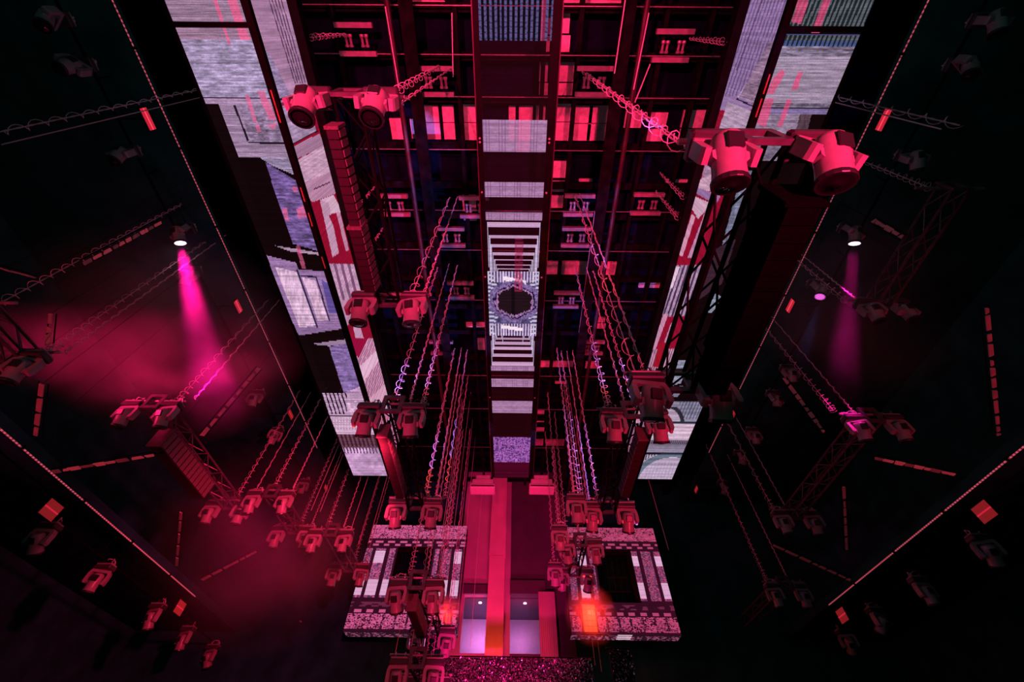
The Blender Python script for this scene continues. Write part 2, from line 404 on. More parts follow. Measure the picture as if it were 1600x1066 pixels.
LAV = (172, 150, 178); GREY = (150, 128, 148); STONE = (166, 158, 186); CURT = (142, 8, 44); PALEP = (206, 170, 192)
HBAN = 7.5
# --- side banners: a flat underside and an upright inner face
def side_banner(s):
    side = 'left' if s < 0 else 'right'
    xo, xc = s * .667 * HBAN, s * .515 * HBAN; h2 = HBAN * 1.18
    VE = 746.0; n = 470
    vs = rows(-70, VE, n); ys = np.array([station(v, HBAN) for v in vs])
    t = thing('led_banner', 'long translucent light screen banner hung high on the %s, with upright inner face' % side, 'banner', (0, 0, 0), 'hanging light screen banners')
    K = 84
    def edge(x, z):                           # photo column of the long edge at each row
        return pixa(x, ys, CZ + z)[0]
    uo, uc, ui = edge(xo, HBAN), edge(xc, HBAN), edge(xc, h2)
    vm = (vs[:-1] + vs[1:]) / 2; mid = lambda a: (a[:-1] + a[1:]) / 2
    q = (np.arange(K) + .5) / K
    V = np.repeat(vm[:, None], K, 1)
    U = mid(uo)[:, None] * (1 - q) + mid(uc)[:, None] * q
    p = Pic(U, V, (26, 10, 12), .6)
    if s < 0:
        p.band(-80, 38, GREY, tex=.25, sx=.03, sy=.8, seed=3).band(38, 44, (14, 10, 14)).band(44, 66, (152, 126, 146), tex=.2, sx=.04, sy=.8, seed=4)
        p.band(66, 155, STONE, tex=.34, sx=.09, sy=.3, seed=5).band(155, 158, (40, 26, 44)).band(158, 166, LAV, tex=.15, seed=6)
        p.poly([(341, 166), (460, 166), (470, 249), (373, 249)], (152, 134, 158), tex=.2, sx=.05, sy=.8, seed=7)
        p.poly([(372, 168), (460, 168), (440, 226), (392, 226)], (136, 122, 146), tex=.4, sx=.12, sy=.25, seed=8)
        p.line((366, 168), (388, 224), 3, (20, 14, 22)).line((388, 226), (460, 227), 3, (20, 14, 22))
        p.poly([(405, 249), (470, 249), (480, 285), (425, 262)], (158, 150, 176), tex=.25, seed=9)
        p.poly([(414, 256), (470, 290), (500, 396), (457, 384)], (112, 92, 146), tex=.5, sx=.1, sy=.35, seed=10)
        p.poly([(428, 387), (500, 398), (500, 402), (452, 396)], (170, 150, 170))
        p.poly([(417, 403), (463, 414), (466, 424), (520, 428), (545, 515), (467, 528), (440, 470)], (150, 122, 164), tex=.15, seed=11)
        p.poly([(430, 421), (463, 428), (493, 512), (468, 516)], (212, 188, 208), tex=.2, sx=.3, sy=.1, seed=12)
        p.poly([(472, 437), (492, 441), (513, 503), (497, 505)], (208, 182, 202), tex=.2, sx=.3, sy=.1, seed=13)
        p.line((464, 424), (496, 516), 3, (40, 30, 60)).line((470, 434), (494, 436), 2.5, (30, 24, 44)).line((494, 436), (515, 505), 2, (30, 24, 44))
        p.poly([(502, 440), (520, 450), (530, 492), (514, 492)], (96, 82, 148))
        p.poly([(486, 541), (540, 533), (545, 540), (514, 544)], (168, 146, 172))
        p.poly([(514, 545), (556, 537), (580, 600), (537, 617)], (132, 112, 164), tex=.3, sx=.15, sy=.5, seed=14)
        p.poly([(540, 616), (590, 596), (600, 622), (540, 620)], (186, 156, 190), tex=.2, seed=15)
        p.band(618, 652, (186, 160, 186), tex=.15, seed=16).bars((V > 618) & (V < 650) & (U < 542), 6.2, .35, (24, 14, 22), -.32)
        p.poly([(541, 632), (575, 628), (590, 650), (546, 650)], (196, 168, 192), tex=.3, sx=.2, sy=.3, seed=17)
        p.band(652, 654, (60, 40, 54)).band(654, 681, (212, 186, 206), tex=.08, seed=18)
        p.over((V > 656) & (V < 676) & ((U * .22) % 1 < .4) & ((V * .25) % 1 < .5), (158, 138, 160), .7)
        p.band(681, 702, (112, 72, 88)).bars((V > 682) & (V < 701), 6.4, .5, (66, 34, 46), -.3)
        p.band(702, 747, (190, 158, 192), tex=.28, sx=.07, sy=.16, seed=19)
        p.bars((V > 703) & (V < 712), 5, .4, (70, 50, 70), -.3)
        for (a, b, c, d, e) in ((331, 336, 356, 361, 72), (354, 366, 376, 391, 66)):  # long pink reflections painted into the picture
            p.over(inpoly(U, V, [(a - 20, -60), (b - 18, -60), (d, e), (c, e)]), (236, 104, 146), .8)
        for pl_ in ([(383, 152), (389, 152), (402, 194), (396, 194)], [(402, 146), (412, 144), (424, 170), (412, 172)], [(413, 172), (424, 170), (432, 190), (420, 190)], [(418, 198), (432, 196), (428, 206)], [(399, 198), (404, 198), (408, 209), (402, 209)],
                    [(455, 296), (463, 294), (466, 304), (458, 302)], [(463, 330), (478, 322), (482, 342), (466, 345)], [(440, 330), (448, 328), (452, 348), (446, 348)], [(462, 388), (468, 386), (478, 422), (472, 424)]):
            p.over(inpoly(U, V, pl_), (232, 108, 150), .75)  # small pink reflections, painted in likewise
    else:
        stripes = (V < 69)
        p.band(-80, 69, (30, 40, 44)).bars(stripes, 7.2, .48, (92, 104, 106), .42).band(38, 42, (62, 82, 150)).band(42, 50, (10, 8, 12)).band(50, 52, (70, 70, 110))
        p.bars((V > 60) & (V < 69), 7.2, .5, (70, 92, 140), .42)
        p.band(69, 84, (124, 118, 134), tex=.5, sx=.08, sy=.4, seed=23).band(84, 158, (156, 148, 164), tex=.22, sx=.04, sy=.7, seed=24).band(158, 164, (110, 104, 120), tex=.5, seed=25)
        p.band(164, 166.5, (20, 16, 24)).band(166.5, 175, (128, 118, 158), tex=.15, seed=26)
        p.poly([(1150, 175), (1267, 175), (1252, 214), (1150, 214)], (142, 132, 150), tex=.3, sx=.1, sy=.3, seed=27).poly([(1250, 175), (1268, 175), (1258, 214), (1240, 214)], (88, 70, 78), tex=.3, sx=.4, sy=.05, seed=28)
        p.poly([(1130, 214), (1245, 214), (1236, 246), (1130, 250)], (120, 112, 130), tex=.4, seed=29)
        p.poly([(1160, 264), (1184, 264), (1150, 360), (1128, 380)], (116, 126, 146), tex=.3, sx=.2, sy=.1, seed=30)
        p.poly([(1100, 395), (1150, 370), (1128, 440), (1086, 470)], (70, 44, 58), a=.7)
        p.poly([(1118, 455), (1130, 462), (1112, 486), (1104, 484)], (128, 148, 156), tex=.2, seed=31)
        p.poly([(1136, 472), (1164, 476), (1146, 512), (1130, 492)], (150, 166, 170), tex=.3, sx=.1, sy=.5, seed=32)
        p.line((1190, 412), (1136, 534), 3, (150, 166, 172), .9)
        p.poly([(1060, 560), (1076, 560), (1064, 596), (1050, 600)], (140, 150, 166), tex=.2, seed=33).poly([(1062, 600), (1072, 602), (1058, 618), (1050, 616)], (120, 126, 146))
        p.band(625, 656, (136, 138, 154), tex=.12, seed=34).bars((V > 625) & (V < 652) & (U > 1062), 5, .4, (84, 94, 116), .42)
        r = np.hypot((U - 1042) / 22.0, (V - 658) / 24.0)
        p.over((r < 1.25) & (r > .98) & (V < 655) & (V > 634), (26, 20, 30), .8).over((r < .95) & (V < 656), (186, 172, 186), .8)
        p.band(656, 659, (44, 52, 66)).band(659, 686, (206, 190, 202), tex=.12, sx=.05, sy=.4, seed=35).band(686, 692, (120, 112, 130)).bars((V > 686) & (V < 691), 3, .5, (60, 54, 70), .4)
        p.band(692, 705, (136, 134, 150), tex=.1, seed=36).band(705, 708, (30, 26, 36)).band(708, 747, (184, 176, 192), tex=.06, seed=37)
        r = np.hypot((U - 1052) / 58.0, (V - 756) / 46.0)
        p.over((r > .96) & (r < 1.12) & (V > 706), (66, 96, 108), .7).bars((r > 1.14) & (V > 707), 4.2, .45, (34, 36, 46), .2, .8).bars((r < .9) & (V > 720), 5, .3, (150, 140, 170), .3, .5)
        for pl_ in ([(1232, -60), (1240, -60), (1232, 33), (1226, 33)], [(1262, -60), (1282, -60), (1252, 34), (1237, 32)], [(1306, -60), (1318, -60), (1280, 48), (1268, 48)], [(1222, 104), (1226, 112), (1218, 128), (1204, 124)], [(1248, 108), (1255, 108), (1246, 136), (1236, 136)], [(1205, 126), (1220, 124), (1208, 144), (1196, 144)],
                    [(1230, 152), (1238, 152), (1222, 194), (1214, 194)], [(1196, 150), (1210, 150), (1196, 196), (1182, 190)]):
            p.over(inpoly(U, V, pl_), (232, 84, 128), .75)  # pink reflections painted over the right picture
    p.scan(.12)
    X = np.linspace(xo, xc, K + 1)
    pts = np.zeros((n + 1, K + 1, 3)); pts[..., 0] = X[None]; pts[..., 1] = ys[:, None]; pts[..., 2] = CZ + HBAN
    tag(screen_mesh('underside_screen', pts, p, t), 'picture of pale stonework with painted pink reflections on the underside')
    # inner face; the rows follow its own foot
    K2 = 60; q = (np.arange(K2) + .5) / K2; V = np.repeat(vm[:, None], K2, 1)
    zz = HBAN + .03 + (h2 - HBAN) * q
    U, V = pixa(xc, mid(ys)[:, None], CZ + zz[None])
    p = Pic(U, V, (150, 16, 48), .95)
    if s < 0:
        p.band(-300, 160, (166, 132, 160), tex=.15, sx=.04, sy=.1, seed=41)
        for k in range(5): p.line((415 + 5 * k, -20), (462 + 4 * k, 130), 1.6, (70, 44, 66), .8)
        p.poly([(402, 60), (425, 90), (455, 150), (425, 165), (392, 60)], (152, 138, 170), tex=.3, seed=42)
        p.line((420, 160), (456, 150), 3, (30, 20, 34)).line((412, 172), (480, 152), 2, (110, 84, 110), .7)
        p.poly([(420, 170), (480, 155), (495, 205), (450, 228)], (164, 146, 172), tex=.3, sx=.1, sy=.15, seed=43)
        p.line((450, 228), (498, 204), 2, (40, 26, 40)).line((458, 250), (508, 226), 2, (44, 28, 44))
        p.poly([(452, 232), (500, 208), (508, 228), (460, 250)], (168, 130, 156))
        p.poly([(460, 252), (510, 226), (520, 268), (470, 290)], (196, 164, 184), tex=.15, seed=44)
        p.poly([(468, 288), (518, 268), (530, 300), (488, 316)], (182, 140, 164)).line((490, 296), (516, 284), 2, (60, 30, 50))
        p.poly([(500, 312), (522, 304), (536, 330), (516, 334)], (214, 184, 198)).poly([(500, 312), (514, 316), (530, 395), (520, 402)], (192, 156, 178))
        p.poly([(514, 336), (536, 330), (548, 396), (538, 392)], (150, 16, 48)).poly([(526, 332), (532, 330), (546, 390), (541, 392)], (190, 140, 164))
        p.band(412, 478, (196, 160, 184), tex=.15, seed=45).bars((V > 412) & (V < 478), 11, .4, (126, 88, 120), -.25)
        p.poly([(500, 480), (560, 462), (562, 492), (530, 520), (515, 520)], (188, 148, 174)).poly([(548, 492), (560, 500), (574, 545), (556, 530)], (196, 156, 180))
        p.band(528, 640, (204, 158, 182), tex=.08, seed=46).bars((V > 528) & (V < 640), 3.2, .35, (150, 86, 122), .5)
        p.poly([(540, 528), (576, 528), (560, 560)], (150, 16, 60))
        p.poly([(560, 575), (590, 545), (594, 560), (566, 600)], (222, 188, 206)).poly([(575, 625), (606, 595), (610, 640), (590, 655)], (214, 170, 190))
        p.band(640, 760, (206, 132, 164), tex=.1, seed=47).bars((V > 650) & (V < 700), 4, .3, (120, 60, 90), .2)
        p.poly([(602, 700), (616, 690), (616, 742), (606, 742)], (160, 90, 120))
    else:
        p.band(-300, 172, (148, 124, 164), tex=.12, seed=51).bars((V < 150), 5.5, .35, (106, 88, 130), .34)
        p.line((1190, 0), (1150, 110), 2, (90, 64, 100)).line((1215, 60), (1152, 152), 2, (190, 170, 196)).line((1150, 154), (1180, 168), 2.5, (30, 22, 36))
        p.poly([(1205, 60), (1212, 90), (1180, 165), (1155, 150)], (140, 118, 140), tex=.35, seed=52)
        p.poly([(1136, 160), (1180, 176), (1170, 215), (1118, 215)], (176, 158, 178), tex=.2, seed=53).poly([(1110, 215), (1165, 215), (1150, 270), (1095, 280)], (166, 134, 160), tex=.25, seed=54)
        p.poly([(1092, 280), (1130, 262), (1128, 300), (1088, 296)], (196, 164, 180), tex=.2, seed=55).poly([(1088, 292), (1126, 306), (1118, 320), (1084, 300)], (146, 116, 160))
        p.poly([(1082, 305), (1112, 318), (1090, 342), (1080, 325)], (206, 176, 190)).poly([(1106, 318), (1112, 318), (1088, 404), (1074, 402)], (186, 142, 172)).poly([(1080, 334), (1086, 338), (1066, 400), (1060, 398)], (206, 156, 176))
        p.band(414, 494, (176, 150, 176), tex=.15, seed=56).bars((V > 414) & (V < 494), 7, .45, (70, 54, 80), .33)
        p.poly([(1054, 416), (1062, 416), (1050, 450), (1043, 450)], (226, 206, 220))
        p.poly([(1036, 490), (1044, 490), (1024, 545), (1018, 545)], (196, 146, 170)).poly([(1048, 505), (1054, 500), (1034, 560), (1028, 560)], (190, 140, 166))
        p.band(545, 660, (198, 152, 172), tex=.08, seed=57).bars((V > 545) & (V < 640), 3.4, .4, (110, 76, 104), .3)
        p.poly([(1030, 535), (1044, 535), (1030, 575), (1020, 572)], (160, 20, 40))
        p.band(660, 780, (158, 110, 140), tex=.15, seed=58)
    p.scan(.08)
    pts = np.zeros((n + 1, K2 + 1, 3)); pts[..., 0] = xc; pts[..., 1] = ys[:, None]; pts[..., 2] = (CZ + np.linspace(HBAN + .03, h2, K2 + 1))[None]
    tag(screen_mesh('inner_screen', pts, p, t), 'picture of red drapes and pale columns on the upright face')
    y0, y1 = ys[0], ys[-1]
    def rail(nm, xa, xb, za, zb, m='truss_black'): return MB().box(min(xa, xb), max(xa, xb), y0, y1, CZ + za, CZ + zb).obj(nm, m, t)
    rail('corner_rail', xc - .055, xc + .055, HBAN - .03, HBAN + .06)
    rail('outer_rail', xo - s * .0, xo + s * .05, HBAN - .01, HBAN + .05)
    rail('top_rail', xc - s * .16, xc + s * .02, h2, h2 + .08); rail('top_rail', xc - s * .02, xc + s * .10, h2 + .5, h2 + .58)
    rail('outer_panel', xo + s * .02, xo + s * .05, HBAN + .02, HBAN + .30)
    yc = station(42, HBAN); MB().box(min(xo, xc), max(xo, xc), yc - .035, yc + .035, CZ + HBAN - .02, CZ + HBAN + .05).obj('cross_rail', 'truss_black', t)
    MB().box(min(xo, xc), max(xo, xc), y1, y1 + .04, CZ + HBAN, CZ + HBAN + .3).obj('end_cap', 'truss_black', t)
    lm = MB().box(-.009, .009, -.13, .13, -.006, .006).mesh('indicator', 'red_panel_dim')
    for v in (158, 180, 306, 345, 412) if s < 0 else (128, 165, 470, 520):
        link('indicator', lm, t, (xc, station(v, HBAN), CZ + HBAN - .04))
    return t, xo, xc, h2
BAN = [side_banner(-1), side_banner(1)]

# --- middle banner
def mid_banner():
    n = 520; VE = 746; vs = rows(-70, VE, n); ys = np.array([station(v, HBAN) for v in vs]); K = 84
    xl, xr = P(747, 0, HBAN).x, P(865, 0, HBAN).x
    vm = (vs[:-1] + vs[1:]) / 2; q = (np.arange(K) + .5) / K
    V = np.repeat(vm[:, None], K, 1); A = np.repeat(q[None], n, 0); U = A * 120
    p = Pic(U, V, (56, 8, 20), .42)
    st = V < 64
    p.band(-80, 64, (18, 12, 26), a=.75).bars(st, 8.4, .5, (92, 88, 132)).over(st & ((V + 6 * vnoise(U * .3, V * .1, 61)) % 9 < 2), (26, 18, 34), .5)
    p.over(st & (A > .84) & (A < .90), (206, 60, 104), .7)
    def lav(a, b, c=(178, 140, 176), al=.9, grid=True):
        p.band(a, b, c, a=al, tex=.12, sx=.12, sy=.5, seed=int(a))
        if grid: p.bars((V > a) & (V < b), 6, .12, (120, 80, 120), 0, .6).over((V > a) & (V < b) & (((V - a) / 7) % 1 < .12), (130, 90, 130), .5)
    lav(187, 237); lav(284, 308); lav(332, 345); lav(572, 579); lav(593, 605); lav(626, 646, grid=False)
    p.over((V > 187) & (V < 237) & (A > .53) & (A < .74), (222, 128, 172), .5)
    p.band(683, 722, (156, 96, 172), a=.95, tex=.45, sx=.4, sy=.8, seed=62); p.over((V > 683) & (V < 722) & (vnoise(U * .35, V * .9, 63) > .68), (50, 24, 84), .7)
    p.band(722, 760, (96, 10, 44), a=.55)
    for k in range(10):                       # nested frames of the tunnel, above and below its mouth
        i0 = .03 + k * .028; va = 348 + 86 * (1 - .80 ** k) / (1 - .80 ** 10); vb = 572 - 62 * (1 - .80 ** k) / (1 - .80 ** 10)
        th = max(1.6, 7.0 * .80 ** k); col = np.array((210, 176, 208)) * (1 - .02 * k)
        p.put((V > va) & (V < va + th) & (A > i0) & (A < 1 - i0), col, a=.95)
        p.put((V < vb) & (V > vb - th) & (A > i0) & (A < 1 - i0), col, a=.95)
        p.put(((np.abs(A - i0) < .009) | (np.abs(A - 1 + i0) < .009)) & (V > va) & (V < va + 70 + 4 * k), (204, 196, 222), a=.95)
        p.put(((np.abs(A - i0) < .009) | (np.abs(A - 1 + i0) < .009)) & (V < vb) & (V > vb - 40), (204, 196, 222), a=.95)
    midr = (V > 424) & (V < 524)
    p.put(midr, (92, 84, 128), a=.96, tex=.55, sx=.22, sy=.35, seed=64)
    p.bars(midr & (np.abs(V - 474) > 32), 7, .42, (226, 214, 232))
    p.put(midr & ((A < .2 - .1 * np.abs(np.sin(V * .07))) | (A > .8 + .1 * np.abs(np.sin(V * .07)))) & (((V + 12 * np.where(A < .5, -A, A - 1)) % 6.4) < 3.0), (206, 214, 226), a=.97)
    p.put(midr & (np.abs(V - (430 + 16 * A)) < 3.4) & (A > .3) & (A < .75), (250, 246, 250)); p.put(midr & (np.abs(V - (508 + 10 * A)) < 2.6) & (A > .25) & (A < .7), (250, 246, 250))
    ang = np.arctan2((V - 471) / 27, (A - .53) / .45); r = np.hypot((V - 471) / 27, (A - .53) / .45) * (1 + .03 * np.cos(6 * ang)) + .16 * (vnoise(U * .25, V * .25, 65) - .5)
    p.put((r < 1.18) & midr, (120, 104, 150), a=.97, tex=.5, sx=.4, sy=.5, seed=66); p.put((r < .96), (28, 16, 50), a=.97); p.put((r < .90), (164, 124, 172), a=.97, tex=.4, sx=.4, sy=.4, seed=67)
    p.put(r < .78, (36, 20, 26), a=.96)
    p.over((r < .78) & (np.abs(A - .5) < .04), (14, 10, 16), .7)
    p.over((V > 372) & (V < 455) & (A > .52) & (A < .68) & (vnoise(U * .1, V * .5, 68) > .3), (196, 46, 92), .55)
    p.scan(.07)
    t = thing('led_banner', 'narrow translucent light screen banner down the middle, showing a tunnel', 'banner', (0, 0, 0), 'hanging light screen banners')
    pts = np.zeros((n + 1, K + 1, 3)); pts[..., 0] = np.linspace(xl, xr, K + 1)[None]; pts[..., 1] = ys[:, None]; pts[..., 2] = CZ + HBAN
    screen_mesh('underside_screen', pts, p, t)
    for (a, b) in ((xl - .085, xl), (xr, xr + .13)):
        MB().box(a, b, ys[0], ys[-1], CZ + HBAN - .02, CZ + HBAN + .12).obj('side_rail', 'truss_black', t)
    for (a, b) in ((xl - .105, xl - .088), (xr + .133, xr + .15)):
        MB().box(a, b, ys[0], ys[-1], CZ + HBAN - .01, CZ + HBAN + .02).obj('edge_strip', 'pipe_red', t)
    MB().box(xl, xr, ys[-1], ys[-1] + .04, CZ + HBAN, CZ + HBAN + .15).obj('end_cap', 'truss_black', t)
    bm_ = MB().lathe([(.014, 0), (.02, .01), (.02, .02), (.012, .03)], 6).mesh('bolt', 'clamp')
    for v in (216, 222, 300, 432, 620):
        for x in (xl - .05, xr + .05): link('bolt', bm_, t, (x, station(v, HBAN), CZ + HBAN - .05))
    return t
mid_banner()

# --- square screen frames on the stage wall
def wall_frame(s):
    side = 'left' if s < 0 else 'right'
    Y = YW - 1.2
    if s < 0: xa, xb = PY(583, 822, Y).x, PY(730, 822, Y).x
    else: xa, xb = PY(878, 822, Y).x, PY(1020, 826, Y).x
    z1, z0 = PY(797, 823, Y).z, PY(797, 990, Y).z
    t = thing('stage_screen', 'square light screen frame showing noisy bands, %s of the stage doorways' % side, 'screen', (0, 0, 0), 'square stage screens')
    K, R = 150, 190; a = (np.arange(K) + .5) / K; b = (np.arange(R) + .5) / R     # b: 0 top
    A = np.repeat(a[None], R, 0); B = np.repeat(b[:, None], K, 1)
    if s < 0: A = 1 - A                                                            # 0 = inner side
    U = A * 150; V = B * 180
    pink = (204, 92, 140) if s < 0 else (184, 74, 112)
    p = Pic(U, V, (58, 14, 34), .93)
    nz = vnoise(U * .75, V * 1.0, 71 + s) ; nz2 = vnoise(U * .12, V * .3, 75 + s)
    p.put((B < .15) & (nz * .75 + nz2 * .25 > .36), pink, a=.98, tex=.2, sx=.4, sy=.6, seed=72)
    p.put((B > .16) & (B < .20) & ((A * 8 + .2) % 1 < .6) & (np.abs(B - .185) < .012), pink)
    p.put((B > .205) & (B < .225) & ((A * 9) % 1 < .5), pink)
    for k, (x0, x1) in enumerate(((.03, .10), (.13, .22), (.25, .30), (.70, .76), (.80, .90), (.93, 1.0))):
        m = (A > x0) & (A < x1) & (B > .25) & (B < .72)
        p.put(m, (92, 60, 92), a=.95, tex=.3, sx=.3, sy=.1, seed=80 + k); p.put(m & (nz > .55), pink)
        if k != 2:
            p.put(m & (B > .28 + .02 * (k % 2)) & (B < .40) & ((k % 2 == 0) ^ (s > 0)), (226, 184, 212))
            p.put(m & (B > .56) & (B < .70) & ((k % 2 == 1) | (s < 0)), (222, 180, 208))
    p.put((B > .82) & (B < .85) & ((A * 9) % 1 < .55), pink)
    p.put((B > .76) & (B < .80) & (nz2 > .5), (110, 40, 70))
    p.put((B > .86) & (B < .98) & (nz * .7 + nz2 * .3 > .42), pink, tex=.2, sx=.4, sy=.6, seed=73)
    p.put((B > .86) & (B < .98) & ((A * 9) % 1 < .18) & (nz < .7), (60, 20, 40))
    hole = (A > .32) & (A < .68 + (.02 if s > 0 else 0)) & (B > .235) & (B < .735)
    p.put(hole, (0, 0, 0), a=0.0)
    p.scan(.06)
    pts = np.zeros((R + 1, K + 1, 3)); pts[..., 0] = np.linspace(xa, xb, K + 1)[None]; pts[..., 1] = Y; pts[..., 2] = np.linspace(z1, z0, R + 1)[:, None]
    screen_mesh('front_screen', pts, p, t)
    # underside and casing
    R2 = 16; K2 = 90; A = np.repeat(((np.arange(K2) + .5) / K2)[None], R2, 0); B = np.repeat(((np.arange(R2) + .5) / R2)[:, None], K2, 1)
    p = Pic(A * 90, B * 16, (54, 24, 40), .97); p.put((B % .34 < .12), (30, 14, 22)); nz = vnoise(A * 60, B * 9, 90 + s); p.put((nz > .6) & (B > .2), (150, 84, 112))
    if s > 0: p.put((A > .42) & (A < .56) & ((B * 3) % 1 < .6), (226, 206, 214))
    pts = np.zeros((R2 + 1, K2 + 1, 3)); pts[..., 0] = np.linspace(xa, xb, K2 + 1)[None]; pts[..., 1] = np.linspace(Y, Y + .55, R2 + 1)[:, None]; pts[..., 2] = z0
    screen_mesh('underside_screen', pts, p, t)
    W = xb - xa; H = z1 - z0
    hx0, hx1 = (xa + W * .32, xa + W * .68)
    hz1, hz0 = z1 - H * .235, z1 - H * .735
    cs = MB().box(xa, hx0, Y + .02, Y + .5, z0 + .02, z1).box(hx1, xb, Y + .02, Y + .5, z0 + .02, z1).box(hx0, hx1, Y + .02, Y + .5, hz1, z1).box(hx0, hx1, Y + .02, Y + .5, z0 + .02, hz0)
    cs.obj('casing', 'black_paint', t)
    for k in range(6):
        x = hx0 + (hx1 - hx0) * (k + .5) / 6
        MB().tube([(x, Y + .9 + .1 * (k % 2), hz0 - .3), (x + .02, Y + .9, hz1 + .3)], .012, 5).obj('backstay', 'steel_dark', t)
    for z in (hz0 + .35 * (hz1 - hz0), hz0 + .62 * (hz1 - hz0)):
        MB().box(hx0, hx1, Y + .85, Y + .9, z, z + .03).obj('backrail', 'steel_dark', t)
    return xa, xb, z0, z1
FR = [wall_frame(-1), wall_frame(1)]

# ================================================================== MOVING HEADS, TRUSSES, CHAINS
M_BASE = MB().cbox(-.22, .22, -.13, .13, -.20, -.09, .02).mesh('base', 'base_black')
M_BASE_TOP = MB().cbox(-.20, .20, -.115, .115, -.09, -.05, .012).mesh('base_cover', 'head_shell')
M_CLAMP = MB().box(-.02, .02, -.03, .03, -.06, -.02).tube([(0, .045 * math.cos(a), .005 + .045 * math.sin(a)) for a in np.linspace(-2.0, 4.0, 9)], .012, 5).mesh('clamp', 'clamp')
M_KNOB = MB().lathe([(.012, 0), (.02, .01), (.02, .03), (.008, .05)], 6).mesh('clamp_knob', 'clamp')
def yoke_mesh():
    mb = MB().prism([(-.20, -.205), (.20, -.205), (.225, -.235), (.225, -.275), (-.225, -.275), (-.225, -.235)], 'y', -.07, .07)
    for s in (-1, 1):
        mb.prism([(s * .225, -.235), (s * .245, -.30), (s * .245, -.50), (s * .225, -.54), (s * .175, -.54), (s * .165, -.50), (s * .18, -.30), (s * .15, -.27)], 'y', -.065, .065)
    return mb.mesh('yoke', 'head_shell')
M_YOKE = yoke_mesh()
M_HEAD = MB().lathe([(.085, .17), (.115, .155), (.13, .11), (.135, .02), (.128, -.12), (.132, -.20), (.14, -.23), (.14, -.27), (.125, -.275)], 18).mesh('head', 'head_shell', True)
M_LENS = MB().lathe([(.122, -.276), (.11, -.272), (.07, -.285), (.02, -.29)], 18).mesh('lens', 'lens', True)
M_RIM = MB().lathe([(.143, -.232), (.147, -.24), (.147, -.268), (.143, -.276)], 18).mesh('lens_rim', 'head_dark')
M_VENT = MB().cbox(-.07, .07, -.142, -.11, -.02, .12, .01).mesh('rear_vent', 'head_dark')
M_VENT2 = MB().cbox(-.07, .07, .11, .142, -.02, .12, .01).mesh('rear_vent', 'head_dark')
M_FIN = MB().prism([(-.10, .02), (-.15, .0), (-.15, -.06), (-.10, -.10)], 'y', -.05, .05).mesh('pivot', 'head_shell')
M_FIN2 = MB().prism([(.10, .02), (.15, .0), (.15, -.06), (.10, -.10)], 'y', -.05, .05).mesh('pivot', 'head_shell')
M_CABLE = []
for k in range(3):
    r2 = random.Random(k); a = []
    for i in range(11):
        q = i / 10; a.append((-.16 + .34 * q + .03 * r2.uniform(-1, 1), .06 * math.sin(6 * q + k), -.05 + .13 * math.sin(math.pi * q) + .02 * r2.uniform(-1, 1)))
    M_CABLE.append(MB().tube(a, .009, 4).mesh('power_cable', 'cable' if k != 1 else 'head_dark'))
NH = [0]
def moving_head(loc, label, group, pan=0, tilt=35, scale=1.0, detail=2, lens='lens'):
    NH[0] += 1
    t = thing('moving_head', label, 'stage light', loc, group); t.scale = (scale,) * 3
    link('base', M_BASE, t)
    R1 = Matrix.Rotation(math.radians(pan), 4, 'Z')
    y = link('yoke', M_YOKE, t); y.matrix_local = R1
    h = link('head', M_HEAD, t); h.matrix_local = R1 @ Matrix.Translation((0, 0, -.46)) @ Matrix.Rotation(math.radians(tilt), 4, 'X')
    if lens == 'lens': ln = link('lens', M_LENS, h)
    else:
        me = M_LENS.copy(); me.materials[0] = MATS[lens]; ln = link('lens', me, h)
    link('clamp', M_CLAMP, t, (-.11, 0, 0)); link('clamp', M_CLAMP, t, (.11, 0, 0))
    if detail >= 1:
        link('base_cover', M_BASE_TOP, t); link('lens_rim', M_RIM, h); link('rear_vent', M_VENT, h); link('rear_vent', M_VENT2, h)
    if detail >= 2:
        link('pivot', M_FIN, h); link('pivot', M_FIN2, h); link('power_cable', M_CABLE[NH[0] % 3], t)
        link('clamp_knob', M_KNOB, t, (-.11, .03, .04)); link('clamp_knob', M_KNOB, t, (.11, -.03, .04))
    return t, h

def coil(pts0, z0, z1, bottom_dense, turns, r, seed):
    rr = random.Random(seed); out = []; L = z1 - z0; n = turns * 9
    for i in range(n + 1):
        q = i / n; s = q ** (1.0 + bottom_dense)        # coils bunch near the foot
        a = 2 * math.pi * turns * q; rad = r * (1.25 - .7 * s) * (1 + .15 * math.sin(3.1 * q * turns + seed))
        out.append((rad * math.cos(a), rad * math.sin(a), L * s))
    return out
NC = [0]; CHAINS = {}
def chain(x, y, z0, label, group, turns=14, dense=.6, r=.046, thick=.0095, coiled=True, top=ZC + .3):
    NC[0] += 1
    t = thing('hoist_chain' if coiled else 'hanging_cable', label, 'chain' if coiled else 'cable', (x, y, z0), group)
    CHAINS.setdefault(label, (x, y, z0))
    L = top - z0; n = int(L / .09); pts = [(0, 0, L * i / n) for i in range(n + 1)]
    if coiled:
        MB().tube(pts, thick, 4, rs=[thick * (1.35 if i % 2 else .75) for i in range(n + 1)]).obj('chain', 'chain', t)
        MB().tube(coil(None, 0, L, dense, turns, r, NC[0]), .0060, 4).obj('coiled_cable', 'cable', t, True)
    else:
        MB().tube([(0, 0, 0), (0, 0, ZC + 1.25 - z0)], thick, 5).obj('cable', 'chain', t)
    return t

